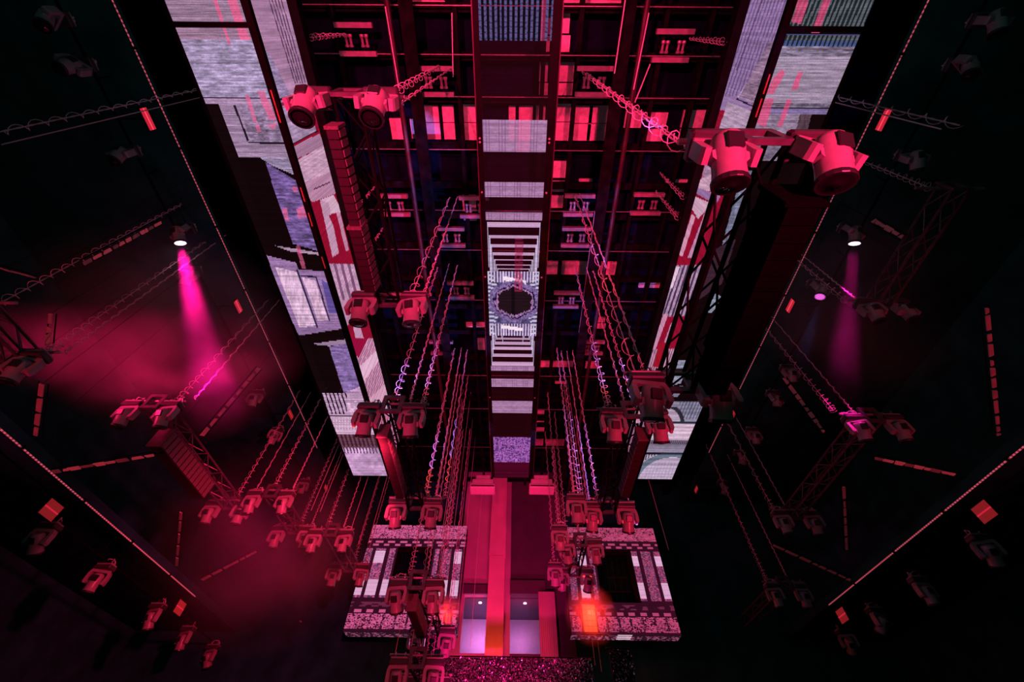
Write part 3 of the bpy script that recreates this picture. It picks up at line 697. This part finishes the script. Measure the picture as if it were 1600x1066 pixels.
def truss(where, x, ya, yb, h, W=.33, m='truss_black', pipe=1.35, ends=(1, 1), brace_gap=.42):
    L = yb - ya; t = thing('lighting_truss', where[0], 'truss', (x, ya, CZ + h), 'hanging lighting trusses')
    e = W / 2; c = .028
    cm = MB().tube([(0, 0, 0), (0, L, 0)], c, 7).mesh('chord', m)
    for sx in (-e, e):
        for sz in (-e, e): link('chord', cm, t, (sx, 0, sz))
    fm = MB().box(-e - .04, e + .04, -.025, .025, e - .03, e + .05).box(-e - .04, e + .04, -.025, .025, -e - .05, -e + .03).box(-e - .04, -e + .04, -.025, .025, -e + .03, e - .03).box(e - .04, e + .04, -.025, .025, -e + .03, e - .03).mesh('end_frame', 'truss_grey')
    link('end_frame', fm, t); link('end_frame', fm, t, (0, L, 0))
    nb = max(2, int(L / brace_gap)); d = L / nb
    b1 = [MB().tube([(0, 0, -e), (0, d, e)], .014, 5).mesh('brace', m), MB().tube([(0, 0, e), (0, d, -e)], .014, 5).mesh('brace', m)]
    b2 = [MB().tube([(-e, 0, 0), (e, d, 0)], .014, 5).mesh('brace', m), MB().tube([(e, 0, 0), (-e, d, 0)], .014, 5).mesh('brace', m)]
    for k in range(nb):
        for s in (-e, e): link('brace', b1[k % 2], t, (s, k * d, 0))
        for s in (-e, e): link('brace', b2[k % 2], t, (0, k * d, s))
    p = MB().tube([(-pipe / 2, 0, 0), (pipe / 2, 0, 0)], .028, 8).mesh('pipe', 'galvanised')
    if ends[0]: link('pipe', p, t, (0, .06, e - .1))
    if ends[1]: link('pipe', p, t, (0, L - .06, e - .1))
    return t
M_CAB = {}
def cabinet(w_, d, h, kind):
    key = (w_, d, h, kind)
    if key not in M_CAB:
        a = MB().prism([(-w_, 0), (w_, 0), (w_ * .82, -h), (-w_ * .82, -h)], 'y', .006, d - .006).mesh('speaker_cabinet', 'speaker_side' if kind == 'red' else 'speaker_black')
        g = MB().prism([(w_ + .004, -.02), (w_ + .018, -.02), (w_ * .82 + .018, -h + .02), (w_ * .82 + .004, -h + .02)], 'y', .012, d - .02).mesh('grille', 'speaker_front' if kind == 'red' else 'speaker_black')
        M_CAB[key] = (a, g)
    return M_CAB[key]
def speaker_row(label, x, y, z, n, w_, d, h, kind='red', side=1, sag=0.0):
    t = thing('speaker_array', label, 'speakers', (x, y, z), 'speaker arrays under the trusses'); a, g = cabinet(w_, d, h, kind)
    for k in range(n):
        c = link('speaker_cabinet', a, t, (0, k * d, -sag * k * k))
        gr = link('grille', g, c)
        if side < 0: gr.scale = (-1, 1, 1)
    MB().box(-w_ * 1.05, w_ * 1.05, -.04, .0, -h * 1.02, .05).obj('end_plate', 'speaker_front' if kind == 'red' else 'speaker_black', t)
    MB().box(-.02, .02, .05, .09, .0, .22).obj('hanger', 'truss_black', t); MB().box(-.02, .02, n * d - .09, n * d - .05, .0, .22).obj('hanger', 'truss_black', t)
    return t

def rig(nm, x, h, va, vb, heads=((1, 1), (1, 1)), sep=.84, mat_='truss_black', chains=((-.05, .45), (.1, .5)), tilt=36, dense=.6, scale=1.0, detail=2, turns=14, pan=0, ends=(1, 1), dy=0):
    """a truss that runs down the hall between the photo rows va and vb, its heads and its chains"""
    ya = P(797, va, h).y + dy; yb = P(797, vb, h).y + dy
    t = truss(('dark box truss %s' % nm,), x, ya, yb, h, m=mat_, ends=ends)
    for e, (yy, hd) in enumerate(((ya + .06, heads[0]), (yb - .06, heads[1]))):
        en = ('near', 'far')[e]
        for s, on in zip((-1, 1), hd):
            if on:
                moving_head((x + s * sep / 2, yy, CZ + h + .06), '%s moving head at the %s end of truss %s' % ('left' if s < 0 else 'right', en, nm), 'moving heads on the trusses',
                            pan=pan + random.uniform(-12, 12), tilt=tilt + random.uniform(-8, 8), scale=scale, detail=detail)
        cs = sorted(chains[e]); wd = {1: ('single',), 2: ('left', 'right'), 3: ('left', 'middle', 'right')}[len(cs)]
        for dx in chains[e]:
            chain(x + dx, yy + random.uniform(-.02, .1), CZ + h + .17, '%s coiled chain above the %s end of truss %s' % (wd[cs.index(dx)], en, nm), 'hoist chains', turns=turns + random.randint(-3, 3), dense=max(0, dense + random.uniform(-.3, .4)), r=(.058, .024, .042)[cs.index(dx) % 3])
    return t, ya, yb
def xat(u, v, h): return P(u, v, h).x

# inner trusses
T1 = rig('beside the left banner', xat(548, 150, 6.0), 6.0, 146, 470, chains=((.32, .58), (.30, .52)), dense=.2)
speaker_row('ribbed red edged speaker row under the near end of the left inner truss', T1[0].location.x - .17, P(797, 200, 5.75).y, CZ + 5.78, 12, .085, .115, .22)
speaker_row('ribbed red edged speaker row under the far end of the left inner truss', T1[0].location.x - .17, P(797, 352, 5.75).y, CZ + 5.78, 9, .10, .115, .26)
T2 = rig('nearest the viewer on the right', xat(1187, 212, 3.95), 3.95, 210, 592, chains=((-.5, -.62), (-.38, -.5)), dense=.3, tilt=42)
x2 = T2[0].location.x
speaker_row('long black speaker row under the nearest right truss', x2 + .22, P(797, 292, 3.75).y, CZ + 3.72, 11, .17, .16, .42, 'black')
speaker_row('short black speaker row under the far end of the nearest right truss', x2 + .22, P(797, 498, 3.75).y, CZ + 3.72, 5, .13, .16, .34, 'black')
T3 = rig('at the left banner end', xat(614, 634, 5.4), 5.4, 634, 786, chains=((-.02, .3, .55), (.2, .45, .65)), turns=20)
speaker_row('narrow red topped speaker row under the truss at the left banner end', T3[0].location.x - .16, P(797, 672, 5.15).y, CZ + 5.18, 13, .10, .16, .26)
T4 = rig('at the right banner end', xat(990, 636, 5.4), 5.4, 638, 788, chains=((-.42, -.1, .1), (-.6, -.4, -.2)), turns=20)
speaker_row('narrow red topped speaker row under the truss at the right banner end', T4[0].location.x + .16, P(797, 672, 5.15).y, CZ + 5.18, 12, .10, .16, .26, side=-1)
T5 = rig('before the left stage screen', xat(653, 908, 4.1), 4.1, 908, 985, chains=((-.2, .2, .5), (.1, .4)), turns=26, heads=((1, 1), (1, 1)))
speaker_row('small red lit speaker row in front of the left stage screen', T5[0].location.x - .1, P(797, 932, 3.9).y, CZ + 3.86, 12, .12, .15, .3)
T6 = rig('before the right stage screen', xat(905, 852, 6.1), 6.1, 842, 890, chains=((-.4, .0, .4), (-.3, .3)), turns=18)
T7 = rig('above the sequin curtain', xat(655, 1034, 3.0), 3.0, 1030, 1062, chains=((-.2, .2), (.1,)), turns=26, detail=1)
for (u, v) in ((898, 786), (873, 834), (866, 892)):
    p = P(u, v - 14, 5.6 if v < 800 else 6.0)
    nm = {786: 'orange lit moving head inside the right inner truss end', 834: 'pale lit moving head above the right stage screen corner', 892: 'violet lit moving head beside the right stage screen edge'}[v]
    moving_head(p, nm, 'moving heads on single drops', tilt=30)
    chain(p.x, p.y, p.z - .12, 'chain with coiled cable above the %s' % nm.replace('moving head', 'head'), 'hoist chains', turns=24)

# outer trusses, left then right
T8 = rig('with ribbed speakers far left', xat(246, 634, 6.6), 6.6, 634, 792, mat_='truss_grey', heads=((1, 1), (1, 1)), sep=.9, chains=((.35, .8), (.1, .5)), tilt=20, turns=16)
speaker_row('big ribbed dark red speaker row under the far out left truss', T8[0].location.x + .05, P(797, 684, 6.3).y, CZ + 6.38, 13, .17, .17, .46, sag=.0)
T9 = rig('in the left red haze', xat(428, 772, 6.8), 6.8, 772, 830, mat_='truss_grey', chains=((-.05, .55), (.1, .5)), turns=22, tilt=20, sep=.95)
T9b = rig('at the haze far end', xat(520, 832, 6.4), 6.4, 832, 888, mat_='truss_grey', chains=((-.2, .3), (.1, .5)), turns=24, tilt=20, sep=.95)
T10 = rig('cut by the left edge', xat(38, 560, 5.7), 5.7, 480, 566, mat_='truss_grey', heads=((0, 0), (0, 1)), chains=((.2,), (.35, .62)), tilt=20, turns=20, dense=.2, sep=.7)
T11 = rig('far right above dark gallery', xat(1366, 642, 6.6), 6.6, 642, 796, mat_='truss_grey', sep=.9, chains=((-.75, -.25), (-.5, -.1)), tilt=20, turns=18, heads=((1, 1), (1, 1)))
T12 = rig('high beside the right spot', xat(1440, 370, 8.2), 8.2, 285, 470, mat_='truss_grey', heads=((0, 0), (1, 1)), sep=.75, chains=((-.3,), (-.62, -.3)), tilt=18, turns=14, dense=.2)
T13 = rig('low in the far right', xat(1226, 912, 5.7), 5.7, 906, 992, mat_='truss_grey', sep=.9, chains=((-.5, .2), (-.6, -.2)), tilt=20, turns=26)
p = P(1112, 1036, 5.4)
moving_head(p, 'dim moving head at the bottom right beyond the outer truss', 'moving heads on single drops', tilt=20)
for dx in (-.12, 0): chain(p.x + dx, p.y, p.z - .05, '%s chain above' % ('left' if dx else 'right') + ' the dim moving head at the bottom right', 'hoist chains', turns=26)

# chains that carry the side banners
for (s, (t, xo, xc, h2)) in zip((-1, 1), BAN):
    for wd_, v in zip(('near', 'middle', 'far'), (60, 330, 400) if s < 0 else (62, 300, 332)):
        y = station(v, 9.6)
        chain(xc - s * .05, y, CZ + h2 + .5, '%s chain with coiled cable carrying the %s banner' % (wd_, 'left' if s < 0 else 'right'), 'banner chains', turns=10, dense=.1)
# straight chains of the outer rigs that start behind the banners
for (u, v, h, c, lb) in ((2, 226, 6.2, 0, 'left'), (0, 206, 6.2, 1, 'left'), (1471, 202, 6.0, 0, 'right'), (1500, 196, 6.0, 1, 'right')):
    p = P(u, v, h); chain(p.x, p.y, p.z, ('coiled chain' if c else 'straight cable') + ' crossing the upper %s catwalk near the top' % lb, 'hoist chains', turns=16, dense=0, coiled=bool(c), thick=.009)
# thin straight drops over the far part of the hall
DROPS = [(1083, 1062, 4.8), (1097, 1046, 4.8), (486, 798, 6.8), (500, 800, 6.8), (545, 838, 6.2), (560, 850, 6.2), (575, 850, 6.2), (700, 900, 5.0), (708, 930, 5.0), (715, 960, 5.0), (905, 790, 6.6), (915, 800, 6.6), (690, 840, 6.0), (668, 860, 5.5), (1045, 860, 6), (930, 1040, 4.2), (940, 1050, 4.2), (1010, 1066, 4.2), (612, 1050, 3.6), (735, 1010, 4.6)]
ordn = ['first', 'second', 'third', 'fourth', 'fifth', 'sixth', 'seventh', 'eighth', 'ninth', 'tenth', 'eleventh', 'twelfth', 'thirteenth']
for i, (u, v, h) in enumerate(DROPS):
    p = P(u, v, h); sd = 'left' if u < 797 else 'right'
    od = sorted(q[0] for q in DROPS if (q[0] < 797) == (u < 797)).index(u)
    chain(p.x, p.y, p.z, 'thin straight cable in the far %s part of the hall, %s from the left' % (sd, ordn[od]), 'thin cables far %s' % sd, coiled=False, thick=.009)

# ------------------------------------------------------------------ heads, red panels and battens along the galleries
pipe_m = MB().tube([(0, -3, 0), (0, 17.5, 0)], .03, 8).mesh('pipe', 'truss_black')
for s, side in ((-1, 'left'), (1, 'right')):
    for (X, H, lv) in ((9.05, 10.35, 'upper'), (10.7, 4.85, 'lower')):
        t = thing('light_bar', 'black light pipe under the %s %s gallery' % (lv, side), 'light bar', (s * X, 0, CZ + H), 'gallery light bars')
        link('pipe', pipe_m, t)
        hm_ = MB().box(-.015, .015, -.015, .015, 0, .36).mesh('hanger', 'truss_black')
        for y in np.arange(-1, 15, 2.0): link('hanger', hm_, t, (0, y, 0))
UP = {-1: [(112, 40), (160, 112), (232, 250), (283, 372), (320, 440), (425, 632), (450, 690), (487, 770), (520, 860)],
      1: [(1512, 42), (1445, 112), (1385, 256), (1332, 372), (1280, 460), (1195, 592), (1172, 632), (1150, 690), (1125, 725), (1108, 772), (1060, 850)]}
SPOTS = {}
for s, side in ((-1, 'left'), (1, 'right')):
    for i, (u, v) in enumerate(UP[s]):
        y = P(u, v - 10, 10.0).y
        lit = {(-1, 3): 'spot_on', (1, 3): 'spot_on', (1, 4): 'spot_dim'}.get((s, i), 'lens')
        lab = {'spot_on': 'moving head throwing a magenta beam under the upper %s catwalk' % side, 'spot_dim': 'moving head with a dim magenta lens under the upper %s catwalk' % side}.get(lit, 'dark moving head under the upper %s catwalk, %s from the top' % (side, ordn[i]))
        if lit == 'lens': til, pn = random.uniform(10, 60), random.uniform(-60, 60)
        else: til, pn = 37, (-34 if s < 0 else 24)
        x = s * 9.05 if lit == 'lens' else P(u, v, 9.9).x
        o, hd = moving_head((x, y, CZ + 10.35), lab, 'heads under the upper catwalks', pan=pn, tilt=til, detail=2, lens=lit, scale=1.0)
        if lit != 'lens':
            SPOTS[(s, i)] = hd; MB().tube([(min(0, s * 9.05 - x), 0, 0), (max(0, s * 9.05 - x), 0, 0)], .025, 7).obj('outrigger', 'truss_black', o)
LOW = {-1: [(105, 832), (165, 895), (222, 955), (272, 990), (305, 1018), (355, 1050)], 1: [(1545, 850), (1455, 915), (1378, 962), (1320, 995)]}
for s, side in ((-1, 'left'), (1, 'right')):
    for i, (u, v) in enumerate(LOW[s]):
        y = P(u, v, 4.6).y
        moving_head((s * 10.7, y, CZ + 4.85), 'dark moving head under the lower %s gallery, %s from the near side' % (side, ordn[i]), 'heads under the lower galleries', pan=random.uniform(-30, 30), tilt=random.uniform(0, 50), detail=2)
panel_frame = MB().box(-.11, .11, -.26, .26, 0, .03).mesh('frame', 'truss_black')
def red_panel(p, L, Wd, dim, label, rot=0):
    t = thing('red_panel_light', label, 'panel light', p, 'red panel lights of the galleries', (0, math.copysign(math.pi / 2, p.x), 0))
    MB().box(-Wd / 2 - .015, Wd / 2 + .015, -L / 2 - .015, L / 2 + .015, .0, .05).obj('housing', 'truss_black', t)
    k = 'red_panel_dim' if dim else 'red_panel'
    MB().box(-Wd / 2, -.015, -L / 2, L / 2, -.012, .0).obj('diffuser', k, t); MB().box(.015, Wd / 2, -L / 2, L / 2, -.012, .0).obj('diffuser', k, t)
    MB().box(-.015, .015, -L / 2, L / 2, -.016, .0).obj('centre_strip', 'red_panel_core' if not dim else 'red_panel', t)
    MB().box(-.012, .012, -.012, .012, .05, max(.1, (9.05 if p.z > 8 else 10.7) - abs(p.x))).obj('bracket', 'truss_black', t)
for s, side, L_ in ((-1, 'left', [(231, 186), (372, 479), (454, 648), (509, 763)]), (1, 'right', [(1381, 187), (1235, 478), (1145, 650), (1088, 765)])):
    for i, (u, v) in enumerate(L_):
        red_panel(P(u, v, 10.35), (.44, .40, .40, .36)[i], .19, i > 1, 'red panel light beside the upper %s rope, %s from the top' % (side, ordn[i]))
for s, side, L_ in ((-1, 'left', [(80, 797), (281, 950), (396, 1043)]), (1, 'right', [(1538, 800), (1316, 962)])):
    for i, (u, v) in enumerate(L_):
        red_panel(P(u, v, 4.85), .40, .34, True, 'dull red square panel beside the lower %s rope, %s from the near side' % (side, ordn[i]))

def batten(p0, p1, n, wd, label, m='slat'):
    p0, p1 = Vector(p0), Vector(p1); d = p1 - p0; L = d.length; rr = random.Random(label)
    t = thing('slatted_batten', label, 'light batten', p0, 'slatted battens at the sides'); E = d.to_track_quat('Y', 'Z').to_euler()
    y = 0.0; k = 0
    while y < L - .04:
        ln = L / n * rr.uniform(.45, 1.3); a, b = y, min(L, y + ln * .78); c = rr.choice((-.3, 0, .4)) * min(wd, b - a); ww = wd * rr.uniform(.55, 1)
        o = MB().prism([(-ww / 2, a), (ww / 2, a + c), (ww / 2, b - c * .5), (-ww / 2, b)], 'z', -.02, .0).obj('slat', m if k % 3 else 'slat_dim', t); o.rotation_euler = E
        y += ln; k += 1
    for x in (-wd / 2 - .02, wd / 2 + .02):
        o = MB().tube([(x, 0, .03), (x, L, .03)], .012, 6).obj('rail', 'truss_black', t); o.rotation_euler = E
    for q in (Vector((0, 0, 0)), d):
        w_ = p0 + q; top = (CZ + 5.25 if abs(w_.x) > 10.3 and w_.z < CZ + 5.2 else CZ + 10.75 if abs(w_.x) > 8.3 else ZC + 1.25) - p0.z
        MB().tube([q, (q.x, q.y, top)], .004, 4).obj('suspension_wire', 'truss_black', t)
BAT = [((130, 412, 7.0), (252, 347, 9.1), 9, 'climbing the dark left wall beside the magenta beam'), ((78, 738, 5.3), (240, 711, 5.5), 7, 'level, left below the ribbed speakers'), ((316, 906, 5.6), (400, 862, 6.2), 6, 'in the lower left haze'),
       ((66, 600, 5.2), (56, 682, 5.0), 4, 'short upright at the left picture edge'), ((316, 680, 6.6), (405, 575, 8.2), 7, 'slanting through the left haze'), ((283, 800, 5.6), (276, 884, 5.6), 4, 'thin upright under the left haze'), ((80, 490, 6.6), (75, 540, 6.2), 2, 'stub above the far left truss'), ((5, 420, 6), (52, 432, 6.5), 3, 'faint at the upper left picture edge'),
       ((1364, 344, 9), (1411, 371, 8.3), 4, 'short, right of the lit right spot'), ((1368, 716, 5.6), (1494, 742, 5.3), 7, 'level, right below the outer right truss'), ((1541, 480, 5.8), (1560, 680, 5.2), 9, 'tall thin at the right picture edge'), ((1224, 590, 8.2), (1288, 676, 6.9), 7, 'slanting left of the outer right truss'),
       ((1209, 852, 6), (1332, 908, 5.4), 7, 'slanting above the far right truss'), ((1318, 760, 5.8), (1323, 862, 5.6), 5, 'thin upright in the dark right of the outer truss'), ((1158, 1004, 5.2), (1155, 1050, 5.2), 3, 'short upright low on the right'), ((470, 970, 5.6), (470, 1010, 5.6), 2, 'short upright low in the left haze')]
for i, (a, b, n, lb) in enumerate(BAT):
    batten(P(*a), P(*b), n, .07 if 'thin' in lb else .10, 'slatted reddish light batten %s' % lb, 'slat' if i in (0, 1, 9) else 'slat_dim')  # not lamps: the glow paints in reflected red light

# ------------------------------------------------------------------ sequin curtain, strobes
def sequins(nm, lab, u0, u1, v0, v1, Y, n, seed, ragged=True):
    r = random.Random(seed); mb = MB(); x0, x1 = PY(u0, v1, Y).x, PY(u1, v1, Y).x; z1, z0 = PY(797, v0, Y).z, PY(797, v1, Y).z
    t = thing(nm, lab, 'curtain', ((x0 + x1) / 2, Y, z0))
    cx = (x0 + x1) / 2
    MB().box(x0 - cx, x1 - cx, .05, .09, 0, z1 - z0).obj('cloth', 'black_paint', t)
    for k in range(n):
        x = r.uniform(x0, x1); z = r.uniform(z0, z1) - z0; s = r.uniform(.010, .026); a = Matrix.Translation((x - cx, r.uniform(-.06, .03), z)) @ Matrix.Rotation(r.uniform(-.9, .9), 4, 'X') @ Matrix.Rotation(r.uniform(-.9, .9), 4, 'Z')
        mb.add([a @ Vector(q) for q in ((-s, 0, 0), (0, 0, -s), (s, 0, 0), (0, 0, s), (0, .008, 0))], [(0, 1, 2, 3), (0, 4, 1), (1, 4, 2), (2, 4, 3), (3, 4, 0)])
    o = mb.obj('sequins', 'sequin', t); o['kind'] = 'stuff'
    MB().tube([(x0 - cx - .1, .02, z1 - z0 + .02), (x1 - cx + .1, .02, z1 - z0 + .02)], .02, 6).obj('rail', 'truss_black', t)
sequins('sequin_curtain', 'wide glittering sequin curtain at the foot of the stage', 618, 930, 1028, 1085, 15.2, 6500, 3)
sequins('sequin_curtain', 'small sparse glitter curtain right of the wide one', 962, 998, 1012, 1085, 15.0, 350, 5)
def strobe(p, w_, h, lab, power):
    t = thing('strobe_light', lab, 'strobe', p, 'orange strobes at the stage')
    MB().cbox(-w_ / 2 - .05, w_ / 2 + .05, 0, .14, -h / 2 - .05, h / 2 + .05, .02).obj('housing', 'head_dark', t)
    for i in range(3):
        for k in range(5):
            MB().cbox(-w_ / 2 + w_ * i / 3 + .006, -w_ / 2 + w_ * (i + 1) / 3 - .006, -.03, .0, -h / 2 + h * k / 5 + .006, -h / 2 + h * (k + 1) / 5 - .006, .008).obj('lamp_cell', 'strobe', t)
    MB().box(-.02, .02, .12, .6, -.02, .02).obj('bracket', 'truss_black', t)
    light('strobe_glow', 'POINT', Vector(p) + Vector((0, -.5, 0)), (1.0, .02, .01) if w_ < .5 else ORG, power, radius=.12)
strobe(PY(921, 966, 16.4), .46, .85, 'glowing orange strobe in front of the right stage screen', 120)
strobe(PY(700, 966, 16.55), .16, .3, 'small orange strobe behind the left stage truss', 40)
strobe(PY(776, 1040, 17.05), .5, .3, 'hidden added orange strobe lighting the foot of the red pilaster', 85)  # added out of sight behind the sequins to light the pilaster

# ------------------------------------------------------------------ floor washes added unseen to light the room red, with made-up fixtures
for i, (loc, tgt, col, pw, sz) in enumerate(ADDED_WASH):
    t = thing('added_floor_wash', 'added floor wash lamp standing out of view', 'added wash light', (loc[0], loc[1], 0), 'added floor washes')
    t['label'] = 'added unseen black wash lamp standing %s on the floor, %s from the rear' % ('left' if loc[0] < 0 else 'right' if loc[0] > 0 else 'in the middle', ordn[i])
    d = (Vector(tgt) - Vector(loc)).normalized(); R = d.to_track_quat('Z', 'Y').to_matrix().to_4x4()
    MB().cbox(-.2, .2, -.15, .15, 0, .1, .02).obj('base', 'base_black', t)
    mb = MB().lathe([(.10, -.22), (.16, -.16), (.17, .0), (.18, .02), (.18, .05), (.15, .05), (.14, .0), (.02, -.01)], 14)
    o = mb.obj('can', 'base_black', t); o.matrix_local = Matrix.Translation((0, 0, loc[2] - .1)) @ R
    for s in (-.2, .2): MB().box(s - .015, s + .015, -.03, .03, .08, loc[2] - .08).obj('bracket', 'base_black', t)
    light('added_wash_beam', 'SPOT', Vector(loc) + d * .08, col, pw, tgt, sz, .8, .12)
# coloured spots added without fixtures, aimed at the chains to tint them
def catch(which, u, v, col, pw, sz, dx, dz=-2.6, dy=.6):
    x, y, z = CHAINS[which]
    zs = np.linspace(z, ZC, 60); uu, vv = pixa(x, y, zs); k = int(np.argmin(np.abs(vv - v))); q = Vector((x, y, zs[k]))
    light('added_colour_beam', 'SPOT', q + Vector((dx, dy, dz)), col, pw, q, sz, .5, .05)
for e, nm, v, col, sg in [('near', 'at the left banner end', 582, VIO, -1), ('near', 'at the left banner end', 606, ORG, -1), ('near', 'at the right banner end', 582, VIO, 1), ('near', 'at the right banner end', 608, ORG, 1),
                          ('far', 'at the left banner end', 690, VIO, -1), ('far', 'at the left banner end', 735, ORG, -1), ('far', 'at the right banner end', 690, VIO, 1), ('far', 'at the right banner end', 750, VIO, 1), ('far', 'at the right banner end', 715, ORG, 1)]:
    key = [k for k in CHAINS if k.endswith('%s end of truss %s' % (e, nm)) and k.startswith('middle')][0]
    catch(key, 0, v, col, 3600 if col == VIO else 1900, 17 if col == VIO else 11, sg * 2.6)
catch('left coiled chain above the far end of truss nearest the viewer on the right', 0, 400, VIO, 4000, 13, 2.8)
catch('left coiled chain above the far end of truss nearest the viewer on the right', 0, 445, ORG, 2200, 9, 2.8)
catch('left coiled chain above the near end of truss nearest the viewer on the right', 0, 190, VIO, 1300, 6, -2.8)
catch('right coiled chain above the far end of truss beside the left banner', 0, 400, VIO, 1500, 6, -2.6, -1.2)
light('added_stage_spot', 'SPOT', (0, 14.5, .8), STG, 2600, (-.5, 17.6, 7.5), 50, .7, .2)  # added spot without a fixture, reddens the stage wall

# ------------------------------------------------------------------ haze and the beams in it
def haze(name, lab, c, r, dens, scale, seed, thr=.42):
    me = MB().lathe([(math.sin(math.pi * k / 10) + 1e-3, -math.cos(math.pi * k / 10)) for k in range(11)], 18).mesh(name, 'lens')
    m = bpy.data.materials.new(name); m.use_nodes = True; nt = m.node_tree; nt.nodes.remove(nt.nodes['Principled BSDF']); out = nt.nodes['Material Output']
    vs = nt.nodes.new('ShaderNodeVolumeScatter'); vs.inputs['Color'].default_value = (.95, .9, .92, 1); vs.inputs['Anisotropy'].default_value = .0
    tc = nt.nodes.new('ShaderNodeTexCoord'); ln = nt.nodes.new('ShaderNodeVectorMath'); ln.operation = 'LENGTH'
    mr = nt.nodes.new('ShaderNodeMapRange'); mr.inputs['From Min'].default_value = 1.0; mr.inputs['From Max'].default_value = .5; mr.inputs['To Min'].default_value = 0; mr.inputs['To Max'].default_value = 1
    nz = nt.nodes.new('ShaderNodeTexNoise'); nz.inputs['Scale'].default_value = scale; nz.inputs['Detail'].default_value = 2
    mp = nt.nodes.new('ShaderNodeMapping'); mp.inputs['Location'].default_value = (seed, seed * 1.7, 0)
    m2 = nt.nodes.new('ShaderNodeMapRange'); m2.inputs['From Min'].default_value = thr; m2.inputs['From Max'].default_value = .68; m2.inputs['To Min'].default_value = .12; m2.inputs['To Max'].default_value = 1
    mu = nt.nodes.new('ShaderNodeMath'); mu.operation = 'MULTIPLY'; mu2 = nt.nodes.new('ShaderNodeMath'); mu2.operation = 'MULTIPLY'; mu2.inputs[1].default_value = dens
    L = nt.links
    L.new(tc.outputs['Object'], ln.inputs[0]); L.new(ln.outputs['Value'], mr.inputs['Value']); L.new(tc.outputs['Object'], mp.inputs['Vector']); L.new(mp.outputs[0], nz.inputs['Vector']); L.new(nz.outputs['Fac'], m2.inputs['Value'])
    L.new(mr.outputs[0], mu.inputs[0]); L.new(m2.outputs[0], mu.inputs[1]); L.new(mu.outputs[0], mu2.inputs[0]); L.new(mu2.outputs[0], vs.inputs['Density']); L.new(vs.outputs[0], out.inputs['Volume'])
    me.materials.clear(); me.materials.append(m)
    o = link(name, me); o.location = c; o.scale = r; tag(o, lab, 'haze', None, 'stuff'); return o
hz1 = P(262, 528, 8.35); haze('haze', 'red and magenta haze drifting across the left rig', hz1, (3.5, 3.2, 2.55), .20, 2.0, 3.1)
hz2 = P(420, 850, 6.0); haze('haze', 'dark red haze low on the left in front of the stage screen', hz2, (3.6, 3.8, 2.8), .09, 1.5, 8.3)
hz3 = P(1322, 480, 8.4); haze('haze', 'faint haze lit by the right magenta beam', hz3, (2.0, 2.4, 2.6), .07, 1.3, 5.5)
sp_ = PY(921, 966, 16.4); haze('haze', 'haze added for a red halo around the right orange strobe', sp_ + Vector((0, -.45, 0)), (.95, .5, 1.0), 1.2, 1.0, 2.2, .1)  # haze shell added to give the strobe a red halo
sp_ = PY(700, 960, 16.5); haze('haze', 'small haze added for a red halo around the left orange strobe', sp_ + Vector((0, -.4, 0)), (.6, .4, .6), 1.0, 1.0, 4.2, .1)  # smaller added shell, same halo
def beam(key, end, col, pw, sz):
    hd = SPOTS[key]; bpy.context.view_layer.update(); p = hd.matrix_world @ Vector((0, 0, -.32))
    light('beam', 'SPOT', p, col, pw, end, sz, .9, .1)
    return p
def aim(key, end):
    hd = SPOTS[key]; bpy.context.view_layer.update(); piv = hd.matrix_world.translation
    d = (Vector(end) - piv).normalized(); q = (-d).to_track_quat('Z', 'Y').to_matrix().to_4x4()
    hd.matrix_world = Matrix.Translation(piv) @ q
for key, end, col, pw, sz in (((-1, 3), P(328, 590, 7.3), (1.0, .004, .24), 24000, 18), ((1, 3), P(1316, 590, 7.3), (1.0, .01, .36), 6200, 14), ((1, 4), P(1265, 520, 8.6), (.2, .3, 1.0), 500, 9)):
    aim(key, end); beam(key, end, col, pw, sz)
light('added_haze_spot', 'SPOT', (-12.8, 4.2, CZ + 6.3), (1.0, .012, .13), 7000, P(330, 590, 7.7), 36, 1.0, .3)  # added spot without a fixture, reddens the left haze
light('added_haze_spot', 'SPOT', P(600, 700, 4.6), RED, 4200, P(400, 860, 6.2), 70, 1.0, .2)  # second added spot, for the low left haze
